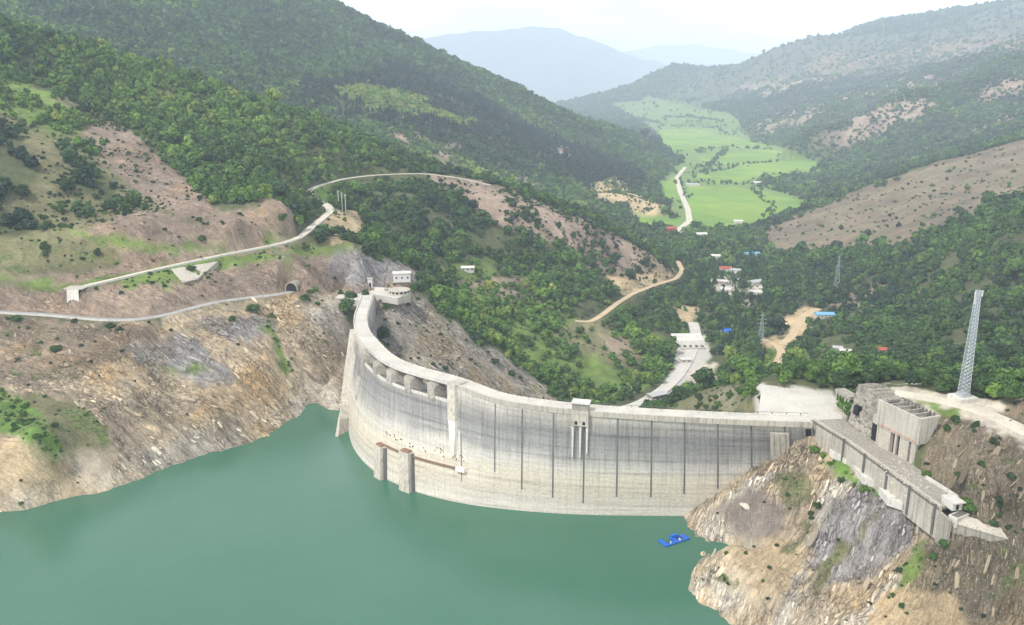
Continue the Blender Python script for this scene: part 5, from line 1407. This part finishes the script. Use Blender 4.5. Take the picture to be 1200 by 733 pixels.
# single shrubs the eye finds at once
OWN = [(20,376,4.6,.42),(88,378,2.4,.2),(130,384,3.6,.2),(140,388,2.6,.25),(296,366,6.2,.5),(272,376,3.0,.45),(318,372,2.6,.5),(67,412,4.2,.35),(106,425,1.8,.3),(356,352,4.6,.38),(364,344,3.0,.35),(372,358,2.4,.4),
       (452,362,3.4,.4),(447,353,2.2,.45),(478,352,3.2,.4),(520,359,5.4,.25),(507,355,4.0,.28),(543,366,4.2,.3),(556,398,5.6,.22),(548,388,4.4,.22),(565,405,3.6,.3),(521,434,3.0,.3),(508,428,2.4,.35),(580,425,3.6,.3),(600,440,4.0,.3),(538,420,1.6,.3),
       (955,530,3.3,.6),(963,536,2.2,.62),(985,566,2.2,.45),(1012,576,2.4,.6),(1002,570,1.7,.5),(1086,558,2.6,.5),(1137,598,3.2,.5),(1132,590,2.4,.55),(1108,640,2.6,.4),(1095,655,2.0,.4),
       (904,476,4.2,.62),(893,470,3.2,.5),(884,462,3.8,.55),(866,462,4.6,.45),(855,466,3.6,.4),(838,468,3.4,.38),(820,476,3.0,.4),(872,448,4.0,.5),(843,484,2.0,.35),(1022,448,3.2,.6),(1030,470,2.6,.6),(1016,490,1.8,.6),
       (1120,494,2.4,.3),(1145,500,2.0,.3),(1165,520,2.4,.25),(1183,560,2.2,.3),(1150,545,1.8,.3),(1110,505,2.4,.35)]
ox, oy, oz, orad, otint = [], [], [], [], []
for px, py, r_, t_ in OWN:
    h_ = hit(px, py)
    ox.append(h_[0]); oy.append(h_[1]); oz.append(h_[2]); orad.append(r_); otint.append(t_)
sx_ = np.r_[sx_, ox]; sy_ = np.r_[sy_, oy]; sz_ = np.r_[sz_, oz]; srad = np.r_[srad, orad]; stint = np.r_[stint, otint]; skind = np.r_[skind, RNG.integers(4, 7, len(ox))]; sr = np.hypot(sx_, sy_)

REG = [((0, 0, 500, 205), 'on the wooded ridge left of the hairpin road'), ((0, 60, 270, 300), 'on the grassy left hillside above the climbing road'), ((0, 300, 440, 345), 'between the two roads of the left bank'),
       ((0, 345, 415, 600), 'on the left bank rock below the tunnel road'), ((425, 340, 560, 480), 'on the rock rib behind the left end of the dam'), ((360, 200, 560, 345), 'in the wooded bowl right of the hairpin road'),
       ((560, 340, 790, 480), 'on the green slope behind the dam'), ((560, 200, 800, 340), 'on the brown spur above the dirt track'), ((790, 440, 960, 500), 'on the grassy knoll behind the right part of the dam'),
       ((780, 280, 960, 460), 'in the valley bottom beyond the dam'), ((960, 290, 1200, 470), 'in the wood behind the lattice mast'), ((1060, 470, 1200, 612), 'on the dry hill right of the gate block'), ((780, 500, 1200, 733), 'on the right bank rock below the spillway'), ((0, 0, 1200, 733), 'on the far hillside')]
def where(px, py):
    for (a, b_, c_, d_), s in REG:
        if a <= px <= c_ and b_ <= py <= d_: return s
    return 'on the far hillside'
def tone(t): return 'dark green' if t < .32 else ('mid green' if t < .52 else 'fresh green')
def plant_one(kind, x, y, z, r, t, k, rot):
    px, py = project(x, y, z); s = where(px, py)
    sz = ('small', 'medium', 'large')[int(r > (2.0 if kind == 'shrub' else 3.6)) + int(r > (3.2 if kind == 'shrub' else 4.8))]
    e = empty(kind, (x, y, z), f'{sz} {tone(t)} {"leafy" if kind == "tree" else "bushy"} {kind} {s}', kind, f'{tone(t)} {kind}s {s}')
    e.rotation_euler = (0, 0, rot); e.scale = (r, r, r * float(RNG.uniform(.85, 1.2)))
    if kind == 'tree':
        a = bpy.data.objects.new('trunk', TRUNKS[k % 2]); b_ = bpy.data.objects.new('crown', (CROWN_N + SHRUB_N + CYP_N)[k])
    else:
        a = bpy.data.objects.new('stem', STEM); b_ = bpy.data.objects.new('foliage', SHRUB_N[k - 4])
    for c_ in (a, b_): C.objects.link(c_); c_.parent = e
    b_['tint'] = float(t)
    return e
def size_px(x, y, z, r): return r * F_PX / np.maximum(y * cp - (z - CAM_H) * sp, 1)
def inframe(x, y, z):
    px, py = project(x, y, z); return (px > 0) & (px < 1200) & (py > 0) & (py < 733)
def truly_seen(x, y, z, r):
    out = np.zeros(len(x), bool)
    for k in range(len(x)):
        px, py = project(x[k], y[k], z[k] + r[k] * 1.2); h_ = hit(px, py)
        out[k] = h_ is None or np.hypot(h_[0], h_[1]) > np.hypot(x[k], y[k]) * .985
    return out
def pick(x, y, z, r, n, dam_hide=True):
    s = size_px(x, y, z, r) * inframe(x, y, z)
    o = np.argsort(-s)[:n * 3]
    ok = truly_seen(x[o], y[o], z[o], r[o])
    # the dam hides the gorge
    px, py = project(x[o], y[o], z[o] + r[o] * 1.6)
    crest = np.array([project(*p) for p in top]); cy_ = np.interp(px, crest[:, 0], crest[:, 1], left=0, right=0)
    ok &= ~((py > cy_ - 3) & (px > 424) & (px < 950) & (np.hypot(x[o], y[o]) > 380) & (py < 560) & (y[o] > np.interp(px, crest[:, 0], top[:, 1])))
    return o[ok][:n]
tI = pick(tx, ty, tz, trad, 300); sI = pick(sx_, sy_, sz_, srad, 300)
for k in tI: plant_one('tree', tx[k], ty[k], tz[k], float(trad[k]), float(ttint[k]), int(tkind[k]), RNG.uniform(0, 6.28))
for k in sI: plant_one('shrub', sx_[k], sy_[k], sz_[k], float(srad[k]), float(stint[k]), int(skind[k]), RNG.uniform(0, 6.28))
rt = np.ones(len(tx), bool); rt[tI] = False
rs = np.ones(len(sx_), bool); rs[sI] = False

def forest_nodes(key):
    ng = bpy.data.node_groups.new('stand_of_' + key, 'GeometryNodeTree')
    ng.interface.new_socket('Geometry', in_out='INPUT', socket_type='NodeSocketGeometry'); ng.interface.new_socket('Geometry', in_out='OUTPUT', socket_type='NodeSocketGeometry')
    N = ng.nodes.new; Lk = ng.links.new
    gi, go = N('NodeGroupInput'), N('NodeGroupOutput')
    ci = N('GeometryNodeCollectionInfo'); ci.inputs['Collection'].default_value = LOD[key]; ci.inputs['Separate Children'].default_value = True; ci.inputs['Reset Children'].default_value = True
    ip = N('GeometryNodeInstanceOnPoints'); ip.inputs['Pick Instance'].default_value = True
    def na(n, t):
        a = N('GeometryNodeInputNamedAttribute'); a.data_type = t; a.inputs['Name'].default_value = n; return [s for s in a.outputs if s.enabled and s.name == 'Attribute'][0]
    Lk(gi.outputs[0], ip.inputs['Points']); Lk(ci.outputs[0], ip.inputs['Instance'])
    Lk(na('species', 'INT'), ip.inputs['Instance Index']); Lk(na('size', 'FLOAT_VECTOR'), ip.inputs['Scale'])
    er = N('FunctionNodeEulerToRotation'); Lk(na('turn', 'FLOAT_VECTOR'), er.inputs[0]); Lk(er.outputs[0], ip.inputs['Rotation'])
    Lk(ip.outputs[0], go.inputs[0])
    return ng
def stone_material():
    k = NT_('rock_slab')
    c = k.attr('stone_colour', 'Color', 'INSTANCER'); rnd = k.n('ShaderNodeObjectInfo').outputs['Random']; p = k.pos()
    f = k.noise(p, 1.3, 5, .7); g = k.noise(p, .12, 3)
    v = k.math('MULTIPLY', k.math('ADD', .46, k.math('MULTIPLY', rnd, .9)), k.math('ADD', .55, k.math('MULTIPLY', f, .9)))
    k.bump(f, .6, .3)
    return k.base(k.mix(1.0, c, v, 'MULTIPLY'), .9)
M['slab'] = stone_material()
def slab_mesh(seed):
    r = np.random.default_rng(seed); b = bmesh.new()
    bmesh.ops.create_cube(b, size=2.0)
    bmesh.ops.subdivide_edges(b, edges=b.edges[:], cuts=2, use_grid_fill=True)
    for v in b.verts:
        d = np.array(v.co); s = 1 - .28 * (np.abs(d) > .9).sum() / 3 * r.uniform(.2, 1.2)
        v.co = Vector(d * s + r.normal(size=3) * (.12, .12, .10))
    me = bpy.data.meshes.new('slab'); b.to_mesh(me); b.free(); me.materials.append(M['slab'])
    return me
species('stone', [slab_mesh(300 + i) for i in range(6)])
NG = {k: forest_nodes(k) for k in LOD}
def stand(name, key, label, x, y, z, r, t, kd, turn=None, size=None, mat=None, col=None, cat=None):
    if len(x) == 0: return
    me = bpy.data.meshes.new(name); me.vertices.add(len(x))
    me.vertices.foreach_set('co', np.stack([x, y, z - .15 * r], 1).astype(np.float32).ravel())
    a = me.attributes.new('size', 'FLOAT_VECTOR', 'POINT'); a.data.foreach_set('vector', (np.stack([r, r, r * RNG.uniform(.85, 1.25, len(x))], 1) if size is None else size).astype(np.float32).ravel())
    a = me.attributes.new('turn', 'FLOAT_VECTOR', 'POINT'); tv = np.stack([RNG.normal(0, .06, len(x)), RNG.normal(0, .06, len(x)), RNG.uniform(0, 6.28, len(x))], 1) if turn is None else turn; a.data.foreach_set('vector', tv.astype(np.float32).ravel())
    a = me.attributes.new('tint', 'FLOAT', 'POINT'); a.data.foreach_set('value', t.astype(np.float32))
    a = me.attributes.new('species', 'INT', 'POINT'); a.data.foreach_set('value', kd.astype(np.int32))
    o = bpy.data.objects.new(name, me); C.objects.link(o); me.materials.append(M['leaf'] if mat is None else mat)
    if col is not None:
        a = me.attributes.new('stone_colour', 'FLOAT_COLOR', 'POINT'); a.data.foreach_set('color', np.c_[col, np.ones(len(x))].astype(np.float32).ravel())
    md = o.modifiers.new('stand', 'NODES'); md.node_group = NG[key]
    o['kind'] = 'stuff'; o['label'] = label; o['category'] = cat or ('forest' if 'forest' in name else 'scrub')
    return o
for key, r0, r1, nm, lab in (('near', 0, 620, 'forest', 'leafy trees scattered close to the dam'), ('middle', 620, 1320, 'forest', 'mixed green woods filling the slopes and valley behind the dam'), ('far', 1320, 12000, 'forest', 'distant woods covering the far mountainsides')):
    m = rt & (tr >= r0) & (tr < r1); print('trees', key, m.sum())
    stand(nm, key, lab, tx[m], ty[m], tz[m], trad[m], ttint[m], tkind[m])
    m = rs & (sr >= r0) & (sr < r1); print('shrubs', key, m.sum())
    stand('scrub', key, lab.replace('leafy trees', 'low shrubs').replace('woods', 'scrub'), sx_[m], sy_[m], sz_[m], srad[m], stint[m], skind[m])

# broken slabs and ledges of the rock banks, lying along the bedding
STRr = STR * (GR < 720) * (STR > .55)
qx, qy, qz, qi, qj, qr = scatter(STRr * np.clip(.55 + fbm(GX / 18, GY / 18, 131, 3) * 1.5, 0, 3), np.where(GR < 400, 3.6, 5.5))
kk = ~inside(qx, qy, DECKP) & (np.hypot(qx - blkc[0], qy - blkc[1]) > 15)
for n_ in ('upper', 'lower', 'plateau'):
    L2 = LINES[n_]
    dmin = np.min(np.hypot(qx[:, None] - L2[None, :, 0], qy[:, None] - L2[None, :, 1]), 1); kk &= dmin > WIDTH[n_] / 2 + 2.5
dmin = np.min(np.hypot(qx[:, None] - mid[None, ::3, 0], qy[:, None] - mid[None, ::3, 1]), 1); kk &= dmin > 8
qx, qy, qz, qi, qj, qr = (a[kk] for a in (qx, qy, qz, qi, qj, qr))
nq = len(qx)
ln = RNG.lognormal(-.08, .55, nq); wd = ln * RNG.uniform(.08, .30, nq); th_ = ln * RNG.uniform(.07, .2, nq)
turn = np.zeros((nq, 3))
gx_ = gzr[qi, qj]; gt_ = gzt[qi, qj]; t_ = TH[qi]
nx = -(gx_ * np.sin(t_) + gt_ * np.cos(t_)); ny = -(gx_ * np.cos(t_) - gt_ * np.sin(t_))
for k in range(nq):
    B = BED_R if right[qi[k], qj[k]] else (BED_G if gorge[qi[k], qj[k]] else BED_L)
    n3 = Vector((nx[k], ny[k], 1.0)).normalized()
    d3 = Vector(B[0]) + Vector(RNG.normal(size=3)) * .16
    d3 = (d3 - n3 * d3.dot(n3)).normalized(); w3 = n3.cross(d3)
    e_ = Matrix((d3, w3, n3)).transposed().to_euler(); turn[k] = (e_.x + RNG.normal() * .12, e_.y + RNG.normal() * .10, e_.z)
stand('loose_rock', 'stone', 'broken slabs and ledges strewn over the rock banks', qx, qy, qz, np.zeros(nq), np.zeros(nq), RNG.integers(0, 6, nq), turn, np.stack([ln, wd, th_], 1), M['slab'], np.clip(COV[qi, qj] * .98, 0, .8), 'rock')
print('slabs', nq)
# ------------------------------------------------------------------ light, sky, air
SUN_EL, SUN_AZ = math.radians(56), math.radians(232)      # azimuth clockwise from +Y (north): the sun stands behind the camera, to the left
sd = Vector((math.sin(SUN_AZ) * math.cos(SUN_EL), math.cos(SUN_AZ) * math.cos(SUN_EL), math.sin(SUN_EL)))
L_ = bpy.data.lights.new('sun', 'SUN'); L_.energy = 3.6; L_.angle = math.radians(3); L_.color = (1, .965, .90)
so = bpy.data.objects.new('sun', L_); C.objects.link(so); so.rotation_euler = sd.to_track_quat('Z', 'Y').to_euler(); so.location = (-200, -200, 900)
w = bpy.data.worlds.new('World'); scn.world = w; w.use_nodes = True
nt = w.node_tree; bg = nt.nodes['Background']
sky = nt.nodes.new('ShaderNodeTexSky'); sky.sky_type = 'NISHITA'; sky.sun_disc = False
sky.sun_elevation = SUN_EL; sky.sun_rotation = SUN_AZ; sky.altitude = 300; sky.air_density = 1.2; sky.dust_density = 3.0
tc = nt.nodes.new('ShaderNodeTexCoord')
mp = nt.nodes.new('ShaderNodeVectorMath'); mp.operation = 'MULTIPLY'; mp.inputs[1].default_value = (1, 1, 3.2); nt.links.new(tc.outputs['Generated'], mp.inputs[0])
nz = nt.nodes.new('ShaderNodeTexNoise'); nz.inputs['Scale'].default_value = 2.2; nz.inputs['Detail'].default_value = 6; nz.inputs['Roughness'].default_value = .52
nt.links.new(mp.outputs[0], nz.inputs['Vector'])
cr_ = nt.nodes.new('ShaderNodeValToRGB'); cr_.color_ramp.elements[0].position = .34; cr_.color_ramp.elements[0].color = (4.4, 4.8, 5.4, 1)
cr_.color_ramp.elements[1].position = .62; cr_.color_ramp.elements[1].color = (10.6, 10.7, 10.8, 1)
nt.links.new(nz.outputs[0], cr_.inputs[0])
sx3 = nt.nodes.new('ShaderNodeSeparateXYZ'); nt.links.new(tc.outputs['Generated'], sx3.inputs[0])
el = nt.nodes.new('ShaderNodeMapRange'); el.interpolation_type = 'SMOOTHSTEP'; el.inputs['From Min'].default_value = .30; el.inputs['From Max'].default_value = .80; el.inputs['To Min'].default_value = 1.7; el.inputs['To Max'].default_value = .52
nt.links.new(sx3.outputs[2], el.inputs['Value'])
br = nt.nodes.new('ShaderNodeMix'); br.data_type = 'RGBA'; br.blend_type = 'MULTIPLY'; br.inputs[0].default_value = 1
nt.links.new(cr_.outputs[0], br.inputs[6]); nt.links.new(el.outputs[0], br.inputs[7])
mx = nt.nodes.new('ShaderNodeMix'); mx.data_type = 'RGBA'; mx.inputs[0].default_value = .88
nt.links.new(sky.outputs[0], mx.inputs[6]); nt.links.new(br.outputs[2], mx.inputs[7]); nt.links.new(mx.outputs[2], bg.inputs['Color'])
bg.inputs['Strength'].default_value = .15
# air: a box of thin haze round everything
ZTOP = float(max(max((o.matrix_world @ v.co).z for o in C.objects if o.name.startswith('mountain') for v in o.data.vertices), GZ.max())) + 20
hz = MB().hexa([(-19000, -900, -460), (22000, -900, -460), (22000, 28500, -460), (-19000, 28500, -460)], [(-19000, -900, ZTOP), (22000, -900, ZTOP), (22000, 28500, ZTOP), (-19000, 28500, ZTOP)])
me = bpy.data.meshes.new('haze'); me.from_pydata(hz.v, [], hz.f); ho = bpy.data.objects.new('haze', me); C.objects.link(ho); ho['kind'] = 'stuff'; ho['label'] = 'pale blue haze filling the valley'
hm = bpy.data.materials.new('haze'); hm.use_nodes = True; ht = hm.node_tree; ht.nodes.remove(ht.nodes['Principled BSDF'])
pv = ht.nodes.new('ShaderNodeVolumePrincipled'); pv.inputs['Color'].default_value = (.74, .85, 1, 1); pv.inputs['Density'].default_value = 9.5e-5; pv.inputs['Anisotropy'].default_value = -.15
ht.links.new(pv.outputs[0], ht.nodes['Material Output'].inputs['Volume']); me.materials.append(hm)

scn.render.engine = 'CYCLES'
scn.cycles.use_denoising = True
scn.cycles.max_bounces = 5; scn.cycles.diffuse_bounces = 3; scn.cycles.glossy_bounces = 2; scn.cycles.volume_bounces = 2
scn.view_settings.view_transform = 'Standard'; scn.view_settings.look = 'None'; scn.view_settings.gamma = 1; scn.view_settings.use_curve_mapping = False
scn.view_settings.exposure = 0.05
